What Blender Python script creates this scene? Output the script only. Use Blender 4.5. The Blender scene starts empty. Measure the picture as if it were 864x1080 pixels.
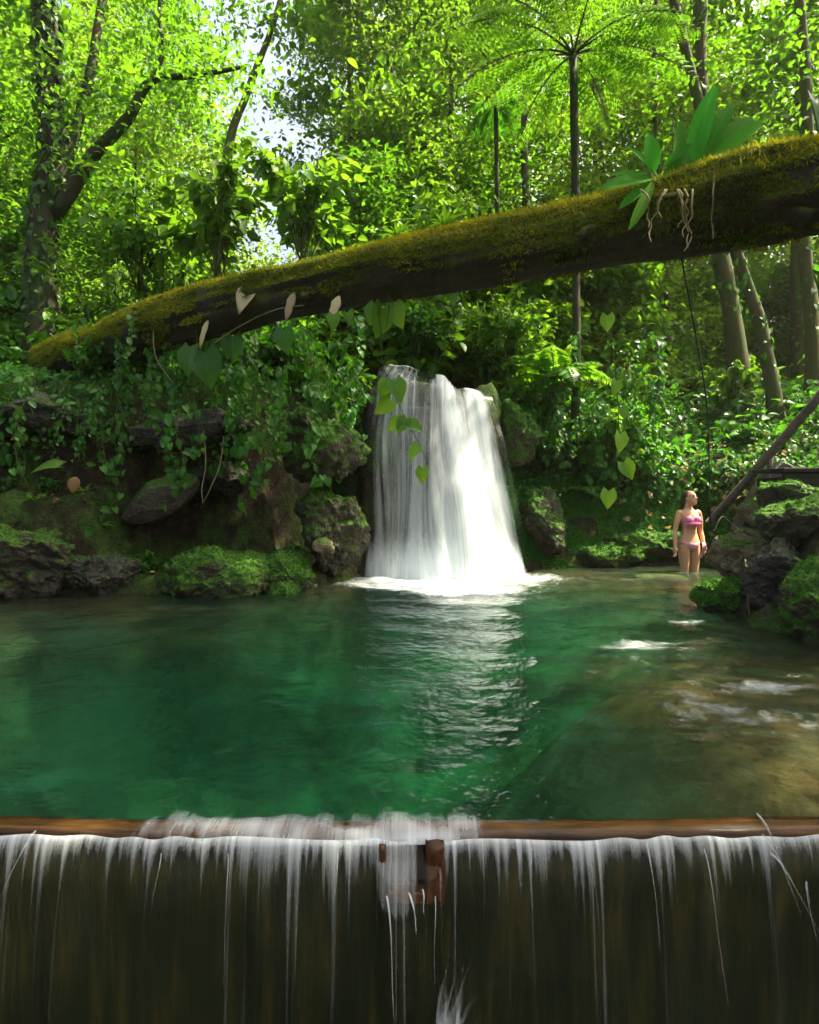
import bpy, bmesh, math, random
import numpy as np
from mathutils import Vector, Matrix

random.seed(7)
RNG = np.random.default_rng(11)
S = bpy.context.scene
COL = S.collection
F, CX, HY, EYE = 600.0, 432.0, 520.0, 1.2      # focal length, centre column, horizon row (photo pixels); eye height

def P(px, py, Y):
    """World point that stands at depth Y on the ray of a photo pixel."""
    return np.array(((px - CX) / F * Y, Y, EYE + (HY - py) / F * Y))

# ------------------------------------------------------------------ numpy noise
def _hash(ix, iy, iz, s):
    h = (ix.astype(np.int64) * 374761393 + iy.astype(np.int64) * 668265263 + iz.astype(np.int64) * 2147483647 + s * 974634777) & 0xFFFFFFFF
    h = ((h ^ (h >> 13)) * 1274126177) & 0xFFFFFFFF
    h = (h ^ (h >> 16)) & 0xFFFFFFFF
    return h / 2147483647.5 - 1.0

def vnoise(p, s=0):
    p = np.asarray(p, float)
    i = np.floor(p).astype(np.int64); f = p - i
    u = f * f * f * (f * (f * 6 - 15) + 10)
    out = 0
    for dx in (0, 1):
        for dy in (0, 1):
            for dz in (0, 1):
                w = (u[:, 0] if dx else 1 - u[:, 0]) * (u[:, 1] if dy else 1 - u[:, 1]) * (u[:, 2] if dz else 1 - u[:, 2])
                out = out + w * _hash(i[:, 0] + dx, i[:, 1] + dy, i[:, 2] + dz, s)
    return out

def fbm(p, octv=4, s=0, gain=0.5):
    a, o, q = 1.0, 0, np.asarray(p, float)
    for k in range(octv):
        o = o + a * vnoise(q, s + k); a *= gain; q = q * 2.03 + 17.3
    return o

def sstep(a, b, x):
    t = np.clip((x - a) / (b - a), 0, 1)
    return t * t * (3 - 2 * t)

def nrm(v):
    v = np.asarray(v, float)
    return v / (np.linalg.norm(v, axis=-1, keepdims=True) + 1e-9)

# ------------------------------------------------------------------ mesh accumulator
class Acc:
    def __init__(self):
        self.v, self.loops, self.sizes, self.t, self.uv, self.n = [], [], [], [], [], 0
    def add(self, verts, faces, tint=0.5, uv=None):
        """faces: list of (m,k) integer arrays."""
        verts = np.asarray(verts, float).reshape(-1, 3)
        for f in faces:
            f = np.asarray(f, np.int64)
            if len(f) == 0: continue
            self.loops.append((f + self.n).ravel()); self.sizes.append(np.full(len(f), f.shape[1]))
        self.v.append(verts)
        self.t.append(np.broadcast_to(np.asarray(tint, float), (len(verts),)))
        self.uv.append(np.zeros((len(verts), 2)) if uv is None else np.asarray(uv, float).reshape(-1, 2))
        self.n += len(verts)
    def mesh(self, name, mat, smooth=True):
        me = bpy.data.meshes.new(name)
        v = np.concatenate(self.v); L = np.concatenate(self.loops); s = np.concatenate(self.sizes)
        me.vertices.add(len(v)); me.vertices.foreach_set("co", v.ravel().astype(np.float32))
        me.loops.add(len(L)); me.loops.foreach_set("vertex_index", L.astype(np.int32))
        me.polygons.add(len(s))
        st = np.concatenate(([0], np.cumsum(s)[:-1]))
        me.polygons.foreach_set("loop_start", st.astype(np.int32))
        me.polygons.foreach_set("use_smooth", np.full(len(s), smooth))
        a = me.attributes.new("tint", 'FLOAT', 'POINT'); a.data.foreach_set("value", np.concatenate(self.t).astype(np.float32))
        uvl = me.uv_layers.new(name="UVMap")
        uvl.data.foreach_set("uv", np.concatenate(self.uv)[L].ravel().astype(np.float32))
        me.update(calc_edges=True); me.validate()
        if mat: me.materials.append(mat)
        return me
    def build(self, name, mat, parent=None, smooth=True):
        o = bpy.data.objects.new(name, self.mesh(name, mat, smooth)); COL.objects.link(o)
        if parent: o.parent = parent
        return o

def tube(acc, pts, radii, seg=8, tint=0.5, cap=True, wob=0.0, seed=0):
    pts = np.asarray(pts, float); n = len(pts)
    radii = np.broadcast_to(np.asarray(radii, float), (n,))
    tan = nrm(np.gradient(pts, axis=0))
    ref = np.array((0.13, 0.31, 0.94)) if abs(tan[0][2]) < .9 else np.array((0.95, 0.1, 0.2))
    rings, uvs = [], []
    L = np.concatenate(([0], np.cumsum(np.linalg.norm(np.diff(pts, axis=0), axis=1))))
    for i in range(n):
        t = tan[i]; a = nrm(np.cross(ref, t)); b = np.cross(t, a); ref = np.cross(a, -t) if False else ref
        ang = np.linspace(0, 2 * math.pi, seg, endpoint=False)
        r = radii[i] * (1 + (wob * vnoise(np.stack([np.cos(ang) * 1.5, np.sin(ang) * 1.5, np.full(seg, L[i] * 2.2)], 1), seed) if wob else 0))
        rings.append(pts[i] + np.outer(np.cos(ang) * r, a) + np.outer(np.sin(ang) * r, b))
        uvs.append(np.stack([ang / 6.283, np.full(seg, L[i])], 1))
    v = np.concatenate(rings); uv = np.concatenate(uvs)
    i0 = np.arange(n - 1)[:, None] * seg; j = np.arange(seg)[None]; j1 = (j + 1) % seg
    q = np.stack([i0 + j, i0 + j1, i0 + seg + j1, i0 + seg + j], -1).reshape(-1, 4)
    fs = [q]
    if cap:
        fs += [np.arange(seg)[::-1][None], (np.arange(seg) + (n - 1) * seg)[None]]
    acc.add(v, fs, tint, uv)

def spline(pts, n):
    """Catmull-Rom through control points."""
    p = np.asarray(pts, float); p = np.vstack([2 * p[0] - p[1], p, 2 * p[-1] - p[-2]])
    m = len(p) - 3; out = []
    for u in np.linspace(0, m - 1e-6, n):
        i = int(u); t = u - i; a, b, c, d = p[i:i + 4]
        out.append(.5 * (2 * b + (c - a) * t + (2 * a - 5 * b + 4 * c - d) * t * t + (3 * b - a - 3 * c + d) * t ** 3))
    return np.array(out)

# ------------------------------------------------------------------ leaf templates (length along y, face up +z)
def leaf_simple(w=.5, fold=.12, droop=.12):
    v = np.array([(0, 0, 0), (-w / 2, .42, fold), (0, .45, 0), (w / 2, .42, fold), (0, 1, -droop)], float)
    f = np.array([(0, 2, 4, 1), (0, 3, 4, 2)])
    uv = np.array([(.5, 0), (0, .42), (.5, .45), (1, .42), (.5, 1)])
    return v, f, uv
def leaf_shape(widths, fold=.1, droop=.25, back=0.0, side_curl=0.0):
    n = len(widths); y = np.linspace(0, 1, n); v, uv = [], []
    for i in range(n):
        z = -droop * y[i] ** 2
        for k, s in enumerate((-1, -.55, 0, .55, 1)):
            lobe = back if (i == 0 and s != 0) else 0
            v.append((s * widths[i] / 2, y[i] - lobe * abs(s), z + fold * abs(s) * widths[i] - side_curl * s * s * widths[i])); uv.append((.5 + s / 2, y[i]))
    f = [(i * 5 + k, i * 5 + k + 1, (i + 1) * 5 + k + 1, (i + 1) * 5 + k) for i in range(n - 1) for k in range(4)]
    return np.array(v, float), np.array(f), np.array(uv)
LEAF = leaf_simple()
LEAF_NARROW = leaf_simple(.3, .08, .15)
LEAF_BROAD = leaf_shape([.12, .5, .62, .55, .34, .03], .12, .22)
LEAF_HEART = leaf_shape([.55, .9, .86, .66, .36, .03], .16, .28, back=.22)
LEAF_DRY = leaf_shape([.10, .42, .62, .5, .55, .3, .04], .14, .35, 0, .12)
LEAF_STRAP = leaf_shape([.07, .13, .17, .2, .2, .17, .11, .01], .15, .3)
LEAF_PADDLE = leaf_shape([.05, .16, .25, .3, .31, .28, .2, .02], .12, .12)
BLADE = (np.array([(-.09, 0, 0), (.09, 0, 0), (0, 1, .12)], float), np.array([(0, 1, 2)]), np.array([(0, 0), (1, 0), (.5, 1)], float))

def leaves(acc, tpl, pos, axis, up, size, tint, wr=1.0):
    tv, tf, tuv = tpl
    pos = np.asarray(pos, float).reshape(-1, 3); n = len(pos)
    if n == 0: return
    a = nrm(np.broadcast_to(axis, (n, 3))); x = np.cross(a, np.broadcast_to(up, (n, 3)) + 1e-4); x = nrm(x); z = np.cross(x, a)
    s = np.broadcast_to(np.asarray(size, float), (n,))[:, None, None]
    w = np.broadcast_to(np.asarray(wr, float), (n,))[:, None, None]
    V = pos[:, None] + s * (w * tv[None, :, 0:1] * x[:, None] + tv[None, :, 1:2] * a[:, None] + tv[None, :, 2:3] * z[:, None])
    k = len(tv)
    fc = (tf[None] + (np.arange(n) * k)[:, None, None]).reshape(-1, tf.shape[1])
    acc.add(V.reshape(-1, 3), [fc], np.repeat(np.broadcast_to(np.asarray(tint, float), (n,)), k), np.tile(tuv, (n, 1)))

def rdir(n, zlo=-1, zhi=1, g=None):
    g = g or RNG
    z = g.uniform(zlo, zhi, n); t = g.uniform(0, 2 * math.pi, n); r = np.sqrt(np.maximum(0, 1 - z * z))
    return np.stack([r * np.cos(t), r * np.sin(t), z], 1)

# ------------------------------------------------------------------ materials
def new_mat(name):
    m = bpy.data.materials.new(name); m.use_nodes = True
    nt = m.node_tree; nt.nodes.clear()
    return m, nt
def N(nt, typ, **kw):
    n = nt.nodes.new(typ)
    for k, v in kw.items():
        if k in n.inputs: n.inputs[k].default_value = v
        else: setattr(n, k, v)
    return n
def LK(nt, a, b): nt.links.new(a, b)
def rgb(c): return (c[0], c[1], c[2], 1)
def ramp(nt, fac, stops):
    r = N(nt, 'ShaderNodeValToRGB'); LK(nt, fac, r.inputs[0])
    e = r.color_ramp.elements
    while len(e) < len(stops): e.new(.5)
    for el, (p, c) in zip(e, stops): el.position = p; el.color = rgb(c) if len(c) == 3 else c
    return r.outputs[0]
def noise(nt, vec, scale, detail=4, rough=.55):
    n = N(nt, 'ShaderNodeTexNoise', Scale=scale, Detail=detail, Roughness=rough)
    if vec is not None: LK(nt, vec, n.inputs['Vector'])
    return n.outputs[0]
def math_(nt, op, a, b=None, clamp=False):
    m = N(nt, 'ShaderNodeMath', operation=op); m.use_clamp = clamp
    for i, q in enumerate((a, b)):
        if q is None: continue
        if isinstance(q, (int, float)): m.inputs[i].default_value = q
        else: LK(nt, q, m.inputs[i])
    return m.outputs[0]
def mixc(nt, fac, a, b, mode='MIX'):
    m = N(nt, 'ShaderNodeMix', data_type='RGBA', blend_type=mode)
    for i, q in ((0, fac), (6, a), (7, b)):
        if isinstance(q, (int, float)): m.inputs[i].default_value = q
        elif isinstance(q, tuple): m.inputs[i].default_value = rgb(q)
        else: LK(nt, q, m.inputs[i])
    return m.outputs[2]
def mixs(nt, fac, a, b):
    m = N(nt, 'ShaderNodeMixShader')
    if isinstance(fac, (int, float)): m.inputs[0].default_value = fac
    else: LK(nt, fac, m.inputs[0])
    LK(nt, a, m.inputs[1]); LK(nt, b, m.inputs[2]); return m.outputs[0]
def out(nt, surf, vol=None):
    o = N(nt, 'ShaderNodeOutputMaterial')
    if surf: LK(nt, surf, o.inputs['Surface'])
    if vol: LK(nt, vol, o.inputs['Volume'])
def bump(nt, h, strength=.4, dist=.02):
    b = N(nt, 'ShaderNodeBump', Strength=strength, Distance=dist); LK(nt, h, b.inputs['Height']); return b.outputs[0]
def objco(nt): return N(nt, 'ShaderNodeTexCoord').outputs['Object']
def geopos(nt): return N(nt, 'ShaderNodeNewGeometry').outputs['Position']
def attr(nt, name): return N(nt, 'ShaderNodeAttribute', attribute_name=name).outputs['Fac']

def leaf_mat(name, c0, c1, c2, trans, tf=.45, rough=.42, spec=.35, vein=False):
    m, nt = new_mat(name)
    t = attr(nt, 'tint'); rnd = N(nt, 'ShaderNodeObjectInfo').outputs['Random']
    col = ramp(nt, t, [(0.0, c0), (.55, c1), (1.0, c2)])
    hs = N(nt, 'ShaderNodeHueSaturation'); LK(nt, col, hs.inputs['Color'])
    LK(nt, math_(nt, 'ADD', math_(nt, 'MULTIPLY', rnd, .035), .483), hs.inputs['Hue'])
    LK(nt, math_(nt, 'ADD', math_(nt, 'MULTIPLY', rnd, .4), .8), hs.inputs['Value'])
    col = hs.outputs[0]
    if vein:
        uv = N(nt, 'ShaderNodeTexCoord').outputs['UV']
        sp = N(nt, 'ShaderNodeSeparateXYZ'); LK(nt, uv, sp.inputs[0])
        d = math_(nt, 'ABSOLUTE', math_(nt, 'SUBTRACT', sp.outputs[0], .5))
        mid = math_(nt, 'LESS_THAN', d, .025)
        w = math_(nt, 'SINE', math_(nt, 'MULTIPLY', math_(nt, 'SUBTRACT', sp.outputs[1], math_(nt, 'MULTIPLY', d, .7)), 52))
        side = math_(nt, 'MULTIPLY', math_(nt, 'GREATER_THAN', w, .9), .35)
        col = mixc(nt, math_(nt, 'MAXIMUM', math_(nt, 'MULTIPLY', mid, .6), side), col, (c2[0] * 1.5, c2[1] * 1.3, c2[2] * 1.5))
    b = N(nt, 'ShaderNodeBsdfPrincipled', Roughness=rough); LK(nt, col, b.inputs['Base Color'])
    b.inputs['Specular IOR Level'].default_value = spec
    tr = N(nt, 'ShaderNodeBsdfTranslucent')
    LK(nt, mixc(nt, 1.0, mixc(nt, t, (trans[0] * .75, trans[1] * .85, trans[2] * .8), trans), ramp(nt, rnd, [(0, (.75, .85, .7)), (1, (1.1, 1.0, 1.0))]), 'MULTIPLY'), tr.inputs['Color'])
    out(nt, mixs(nt, tf, b.outputs[0], tr.outputs[0]))
    return m

M = {}
HAZE = .0006
M['canopy'] = leaf_mat('canopy_leaf', (.018, .075, .008), (.042, .14, .010), (.09, .20, .012), (.17, .38, .012), .5, .42, .22)
M['canopy2'] = leaf_mat('yellow_canopy_leaf', (.035, .095, .008), (.075, .15, .012), (.13, .20, .015), (.24, .39, .02), .5)
M['shrub'] = leaf_mat('shrub_leaf', (.014, .065, .010), (.032, .115, .014), (.06, .17, .016), (.12, .38, .012), .42, .42, .25, True)
M['lime'] = leaf_mat('lime_leaf', (.035, .11, .010), (.065, .165, .014), (.12, .22, .018), (.22, .42, .015), .45, .45, .25, True)
M['ivy'] = leaf_mat('ivy_leaf', (.010, .05, .006), (.026, .10, .009), (.06, .165, .012), (.09, .28, .012), .38, .45, .22, True)
M['fern'] = leaf_mat('fern_leaf', (.03, .10, .010), (.06, .17, .014), (.11, .24, .016), (.22, .46, .015), .45)
M['paddle'] = leaf_mat('strap_leaf', (.025, .11, .012), (.05, .18, .016), (.09, .25, .02), (.07, .42, .03), .5, .7, .05, True)
M['moss'] = leaf_mat('moss_tuft', (.025, .06, .005), (.12, .15, .007), (.34, .28, .015), (.36, .34, .012), .3, .8, .1)
M['moss_green'] = leaf_mat('green_moss_tuft', (.012, .06, .006), (.03, .11, .008), (.07, .16, .012), (.08, .22, .01), .3, .8, .1)
M['dead'] = leaf_mat('dead_leaf', (.10, .05, .02), (.22, .13, .05), (.42, .32, .16), (.35, .2, .06), .3, .6, .2)
M['pale_dead'] = leaf_mat('pale_dead_leaf', (.38, .30, .17), (.5, .42, .25), (.6, .52, .33), (.5, .4, .2), .35, .6, .2)

def bark_mat(name, c0, c1, mossy=.4, mosscol=(.05, .09, .01)):
    m, nt = new_mat(name); co = objco(nt)
    mp = N(nt, 'ShaderNodeMapping'); LK(nt, co, mp.inputs[0]); mp.inputs['Scale'].default_value = (1, 1, .22)
    n1 = noise(nt, mp.outputs[0], 9, 7, .65); n2 = noise(nt, co, 2.2, 5, .6)
    col = ramp(nt, n1, [(.3, c0), (.7, c1)])
    col = mixc(nt, ramp(nt, n2, [(.5 - .25 * mossy, (0, 0, 0)), (.72 - .25 * mossy, (1, 1, 1))]), col, mosscol)
    b = N(nt, 'ShaderNodeBsdfPrincipled', Roughness=.85); LK(nt, col, b.inputs['Base Color'])
    b.inputs['Specular IOR Level'].default_value = .2
    LK(nt, bump(nt, n1, .8, .03), b.inputs['Normal']); out(nt, b.outputs[0]); return m
M['bark'] = bark_mat('bark', (.03, .02, .012), (.10, .075, .045), .5, (.045, .065, .012))
M['bark_dark'] = bark_mat('dark_bark', (.012, .009, .006), (.05, .038, .022), .45, (.02, .045, .008))
M['stem'] = bark_mat('green_stem', (.03, .04, .01), (.08, .09, .025), .3)
M['root'] = bark_mat('pale_root', (.16, .12, .06), (.30, .24, .13), 0)
M['rope'] = bark_mat('dark_liana', (.006, .012, .006), (.015, .03, .01), 0)

def rock_mat(name, c0, c1, c2, moss_lo, moss_hi, m0=(.018, .055, .005), m1=(.055, .12, .010), rough=.55):
    m, nt = new_mat(name); co = geopos(nt)
    n1 = noise(nt, co, 2.1, 8, .62); n2 = noise(nt, co, 9, 6, .6); n3 = noise(nt, co, 38, 4, .6)
    col = ramp(nt, n1, [(.28, c0), (.5, c1), (.74, c2)])
    col = mixc(nt, ramp(nt, n2, [(.4, (.45, .45, .45)), (.62, (1, 1, 1))]), (.02, .017, .012), col)
    nz = N(nt, 'ShaderNodeSeparateXYZ'); LK(nt, N(nt, 'ShaderNodeNewGeometry').outputs['Normal'], nz.inputs[0])
    f = math_(nt, 'ADD', math_(nt, 'ADD', math_(nt, 'MULTIPLY', nz.outputs[2], .225), math_(nt, 'MULTIPLY', n1, .55)), math_(nt, 'MULTIPLY', n2, .25))
    mf = ramp(nt, f, [(0, (0, 0, 0)), (moss_lo, (0, 0, 0)), (moss_hi, (1, 1, 1))]) if moss_lo > 0 else ramp(nt, f, [(0, (0, 0, 0)), (moss_hi, (1, 1, 1))])
    mc = ramp(nt, noise(nt, co, 14, 5, .7), [(.3, m0), (.6, m1), (.8, (m1[0] * 1.9, m1[1] * 1.35, m1[2]))])
    col = mixc(nt, mf, col, mc)
    b = N(nt, 'ShaderNodeBsdfPrincipled'); LK(nt, col, b.inputs['Base Color'])
    LK(nt, ramp(nt, mf, [(0, (rough,) * 3), (1, (.95,) * 3)]), b.inputs['Roughness'])
    b.inputs['Specular IOR Level'].default_value = .3
    h = math_(nt, 'ADD', math_(nt, 'ADD', n1, math_(nt, 'MULTIPLY', n2, .5)), math_(nt, 'MULTIPLY', n3, .3))
    LK(nt, bump(nt, h, 1.0, .08), b.inputs['Normal']); out(nt, b.outputs[0]); return m
M['rock_moss'] = rock_mat('mossy_rock', (.018, .015, .009), (.048, .038, .021), (.09, .072, .04), .44, .53)
M['rock_green'] = rock_mat('green_mossy_rock', (.03, .025, .015), (.07, .055, .03), (.10, .08, .045), .34, .44, (.016, .06, .005), (.05, .125, .010))
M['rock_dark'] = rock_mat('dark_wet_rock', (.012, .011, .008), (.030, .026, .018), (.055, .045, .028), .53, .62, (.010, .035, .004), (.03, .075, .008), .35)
M['rock_tan'] = rock_mat('tan_rock', (.10, .075, .040), (.20, .155, .085), (.30, .24, .14), .52, .60)
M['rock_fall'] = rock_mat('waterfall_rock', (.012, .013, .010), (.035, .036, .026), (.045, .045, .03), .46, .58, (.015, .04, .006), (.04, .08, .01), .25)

def ground_mat():
    m, nt = new_mat('forest_floor'); co = geopos(nt)
    n1 = noise(nt, co, .9, 6, .6); n2 = noise(nt, co, 7, 6, .65); n3 = noise(nt, co, 30, 4, .6)
    soil = ramp(nt, n2, [(.3, (.006, .005, .003)), (.55, (.020, .014, .007)), (.75, (.06, .042, .02))])
    moss = ramp(nt, n3, [(.3, (.010, .035, .004)), (.7, (.045, .10, .010))])
    col = mixc(nt, ramp(nt, math_(nt, 'ADD', n1, math_(nt, 'MULTIPLY', n2, .35)), [(.64, (0, 0, 0)), (.84, (1, 1, 1))]), soil, moss)
    # pool bed: pale silt and pebbles where the sheet lies below the water line
    z = N(nt, 'ShaderNodeSeparateXYZ'); LK(nt, co, z.inputs[0])
    vo = N(nt, 'ShaderNodeTexVoronoi', Scale=5.5); LK(nt, co, vo.inputs['Vector'])
    bed = mixc(nt, ramp(nt, noise(nt, co, 1.0, 5, .6), [(.42, (0, 0, 0)), (.62, (1, 1, 1))]), ramp(nt, vo.outputs['Color'], [(.2, (.11, .085, .04)), (.8, (.24, .19, .09))]), (.40, .43, .26))
    bed = mixc(nt, ramp(nt, math_(nt, 'ADD', math_(nt, 'MULTIPLY', z.outputs[2], -1), math_(nt, 'MULTIPLY', n2, .5)), [(.55, (1, 1, 1)), (1.0, (0, 0, 0))]), bed, ramp(nt, vo.outputs['Color'], [(.2, (.09, .055, .018)), (.8, (.19, .125, .045))]))
    col = mixc(nt, ramp(nt, math_(nt, 'MULTIPLY', z.outputs[2], -1), [(.02, (0, 0, 0)), (.12, (1, 1, 1))]), col, bed)
    b = N(nt, 'ShaderNodeBsdfPrincipled', Roughness=.9); LK(nt, col, b.inputs['Base Color']); b.inputs['Specular IOR Level'].default_value = .15
    LK(nt, bump(nt, math_(nt, 'ADD', n2, math_(nt, 'MULTIPLY', n3, .5)), .9, .06), b.inputs['Normal'])
    out(nt, b.outputs[0]); return m
M['ground'] = ground_mat()

def wood_mat(name, c0, c1, c2, axis_scale=(1, 14, 14), rough=.6):
    m, nt = new_mat(name); co = objco(nt)
    mp = N(nt, 'ShaderNodeMapping'); LK(nt, co, mp.inputs[0]); mp.inputs['Scale'].default_value = axis_scale
    n1 = noise(nt, mp.outputs[0], 3, 8, .65); n2 = noise(nt, co, 3.1, 4, .6)
    col = ramp(nt, n1, [(.3, c0), (.5, c1), (.72, c2)])
    col = mixc(nt, ramp(nt, n2, [(.45, (0, 0, 0)), (.7, (.7, .7, .7))]), col, (c0[0] * .6, c0[1] * .8, c0[2] * .6))
    b = N(nt, 'ShaderNodeBsdfPrincipled', Roughness=rough); LK(nt, col, b.inputs['Base Color'])
    b.inputs['Specular IOR Level'].default_value = .15
    LK(nt, bump(nt, n1, .6, .01), b.inputs['Normal']); out(nt, b.outputs[0]); return m
M['beam'] = wood_mat('wet_orange_timber', (.02, .010, .003), (.06, .028, .008), (.13, .06, .015), rough=.25)
M['weir'] = wood_mat('dark_wet_boards', (.002, .003, .0008), (.007, .009, .002), (.032, .024, .005), (5, 1, .6), .5)  # green-ochre algae streaks, painted to carry the water sheet's reflections
M['rail'] = wood_mat('weathered_rail', (.05, .042, .034), (.11, .09, .072), (.17, .145, .115))
M['plank'] = wood_mat('dark_plank', (.010, .009, .008), (.022, .02, .017), (.04, .035, .03))
M['slab'] = rock_mat('weathered_slab', (.07, .055, .04), (.10, .08, .06), (.13, .105, .08), .58, .66)

def plain(name, c, rough=.5, sss=0, spec=.4):
    m, nt = new_mat(name); b = N(nt, 'ShaderNodeBsdfPrincipled', Roughness=rough)
    n = noise(nt, objco(nt), 14, 4, .6)
    LK(nt, mixc(nt, n, tuple(x * .86 for x in c), tuple(min(1, x * 1.12) for x in c)), b.inputs['Base Color'])
    b.inputs['Specular IOR Level'].default_value = spec
    if sss:
        b.inputs['Subsurface Weight'].default_value = sss; b.inputs['Subsurface Radius'].default_value = (.02, .008, .004); b.inputs['Subsurface Scale'].default_value = .5
    out(nt, b.outputs[0]); return m
M['skin'] = plain('skin', (.60, .32, .18), .45, .15)
M['hair'] = plain('brown_hair', (.045, .022, .012), .4)
M['pink'] = plain('pink_fabric', (.72, .20, .40), .7)
M['pink2'] = plain('pale_pink_fabric', (.80, .38, .46), .7)
M['eye'] = plain('dark_eye', (.03, .02, .015), .2)
M['lip'] = plain('lips', (.5, .18, .15), .4)

def water_mat():
    m, nt = new_mat('pool_water'); co = geopos(nt)
    h = math_(nt, 'ADD', noise(nt, co, 3.2, 3, .5), math_(nt, 'MULTIPLY', noise(nt, co, 11, 3, .5), .28))
    bp = bump(nt, h, .75, .06)
    gl = N(nt, 'ShaderNodeBsdfGlossy', Roughness=.09); LK(nt, bp, gl.inputs['Normal']); gl.inputs['Color'].default_value = (1, 1, 1, 1)
    tr = N(nt, 'ShaderNodeBsdfTransparent'); fr = N(nt, 'ShaderNodeFresnel', IOR=1.33); LK(nt, bp, fr.inputs['Normal'])
    ab = N(nt, 'ShaderNodeVolumeAbsorption', Density=.68); ab.inputs['Color'].default_value = (.06, .67, .50, 1)
    rf = N(nt, 'ShaderNodeBsdfRefraction', Roughness=.22, IOR=1.33); LK(nt, bp, rf.inputs['Normal'])
    silt = N(nt, 'ShaderNodeBsdfDiffuse'); silt.inputs['Color'].default_value = (.008, .095, .066, 1)      # fine silt held in the water
    body = mixs(nt, .07, mixs(nt, .55, tr.outputs[0], rf.outputs[0]), silt.outputs[0])
    out(nt, mixs(nt, fr.outputs[0], body, gl.outputs[0]), ab.outputs[0]); return m
M['water'] = water_mat()

def white_water(name, across, along, lo, hi, base=(.76, .82, .84), fine=2.7):
    """Falling or foaming water: white strands over clear water; opacity = strand noise shaped by the mesh's own density attribute."""
    m, nt = new_mat(name); uv = N(nt, 'ShaderNodeTexCoord').outputs['UV']
    mp = N(nt, 'ShaderNodeMapping'); LK(nt, uv, mp.inputs[0]); mp.inputs['Scale'].default_value = (across, along, 1)
    n1 = noise(nt, mp.outputs[0], 1, 3, .5)
    mp2 = N(nt, 'ShaderNodeMapping'); LK(nt, uv, mp2.inputs[0]); mp2.inputs['Scale'].default_value = (across * fine, along * 1.3, 1)
    n2 = noise(nt, mp2.outputs[0], 1, 4, .6)
    d = attr(nt, 'tint')
    s = math_(nt, 'ADD', math_(nt, 'MULTIPLY', n1, .55), math_(nt, 'MULTIPLY', n2, .45))
    x = math_(nt, 'ADD', s, math_(nt, 'SUBTRACT', math_(nt, 'MULTIPLY', d, 1.0), .5))
    fac = ramp(nt, x, [(lo, (0, 0, 0)), (hi, (1, 1, 1))])
    df = N(nt, 'ShaderNodeBsdfDiffuse'); df.inputs['Color'].default_value = rgb(base)
    tl = N(nt, 'ShaderNodeBsdfTranslucent'); tl.inputs['Color'].default_value = rgb(base)
    w = mixs(nt, .45, df.outputs[0], tl.outputs[0])
    tr = N(nt, 'ShaderNodeBsdfTransparent')
    gl = N(nt, 'ShaderNodeBsdfGlossy', Roughness=.25); clear = mixs(nt, .008, tr.outputs[0], gl.outputs[0])
    out(nt, mixs(nt, fac, clear, w)); return m
M['fall'] = white_water('falling_water', 26, .55, .34, .84)
M['curtain'] = white_water('weir_curtain_water', 55, .7, .33, 1.15)
M['foam'] = white_water('foam', 7, 7, .28, .98, fine=2.9)
M['crest_foam'] = white_water('crest_foam', 12, 1.2, .22, 1.0, fine=3.3)
M['strand'] = white_water('water_strand', 3, 1.5, .1, .8)

# ------------------------------------------------------------------ object helpers
def tag(o, label=None, cat=None, group=None, kind=None):
    if label: o['label'] = label
    if cat: o['category'] = cat
    if group: o['group'] = group
    if kind: o['kind'] = kind
    return o
def thing(name, label, cat, loc=(0, 0, 0), rz=0, group=None):
    o = bpy.data.objects.new(name, None); COL.objects.link(o)
    o.location = loc; o.rotation_euler = (0, 0, rz); o.empty_display_size = .1
    return tag(o, label, cat, group)
def dup(root, loc, rz=0, scale=1, label=None, group=None, tilt=(0, 0)):
    r = root.copy(); COL.objects.link(r); r.location = loc; r.rotation_euler = (tilt[0], tilt[1], rz); r.scale = (scale,) * 3
    if label: r['label'] = label
    if group: r['group'] = group
    for ch in list(root.children):
        c = ch.copy(); COL.objects.link(c); c.parent = r
        for g in ch.children:
            d = g.copy(); COL.objects.link(d); d.parent = c
    return r

# ------------------------------------------------------------------ terrain
SHORE = np.array([(-3.4, 2.0), (-4.4, 3.8), (-5.4, 5.8), (-5.7, 6.5), (-4.3, 6.6), (-3.0, 6.75), (-1.9, 6.9), (-1.2, 7.3), (-.8, 8.0), (-.6, 8.45),
                  (1.5, 8.6), (1.9, 8.95), (3.2, 9.25), (4.6, 9.35), (5.2, 8.7), (4.9, 7.4), (4.0, 6.7), (3.3, 6.0), (3.1, 5.2), (3.25, 4.3), (3.2, 3.0), (3.2, 2.0)])
def shore_sdf(x, y):
    p = np.stack([x, y], 1); best = np.full(len(p), 1e9); inside = np.zeros(len(p), bool)
    for i in range(len(SHORE)):
        a, b = SHORE[i], SHORE[(i + 1) % len(SHORE)]
        e = b - a; w = p - a; t = np.clip((w @ e) / (e @ e), 0, 1)
        best = np.minimum(best, np.linalg.norm(w - t[:, None] * e, axis=1))
        c = (a[1] > p[:, 1]) != (b[1] > p[:, 1])
        with np.errstate(divide='ignore', invalid='ignore'):
            xi = a[0] + (p[:, 1] - a[1]) * e[0] / (e[1] if e[1] else 1e-9)
        inside ^= c & (p[:, 0] < xi)
    return np.where(inside, -best, best)
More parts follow.
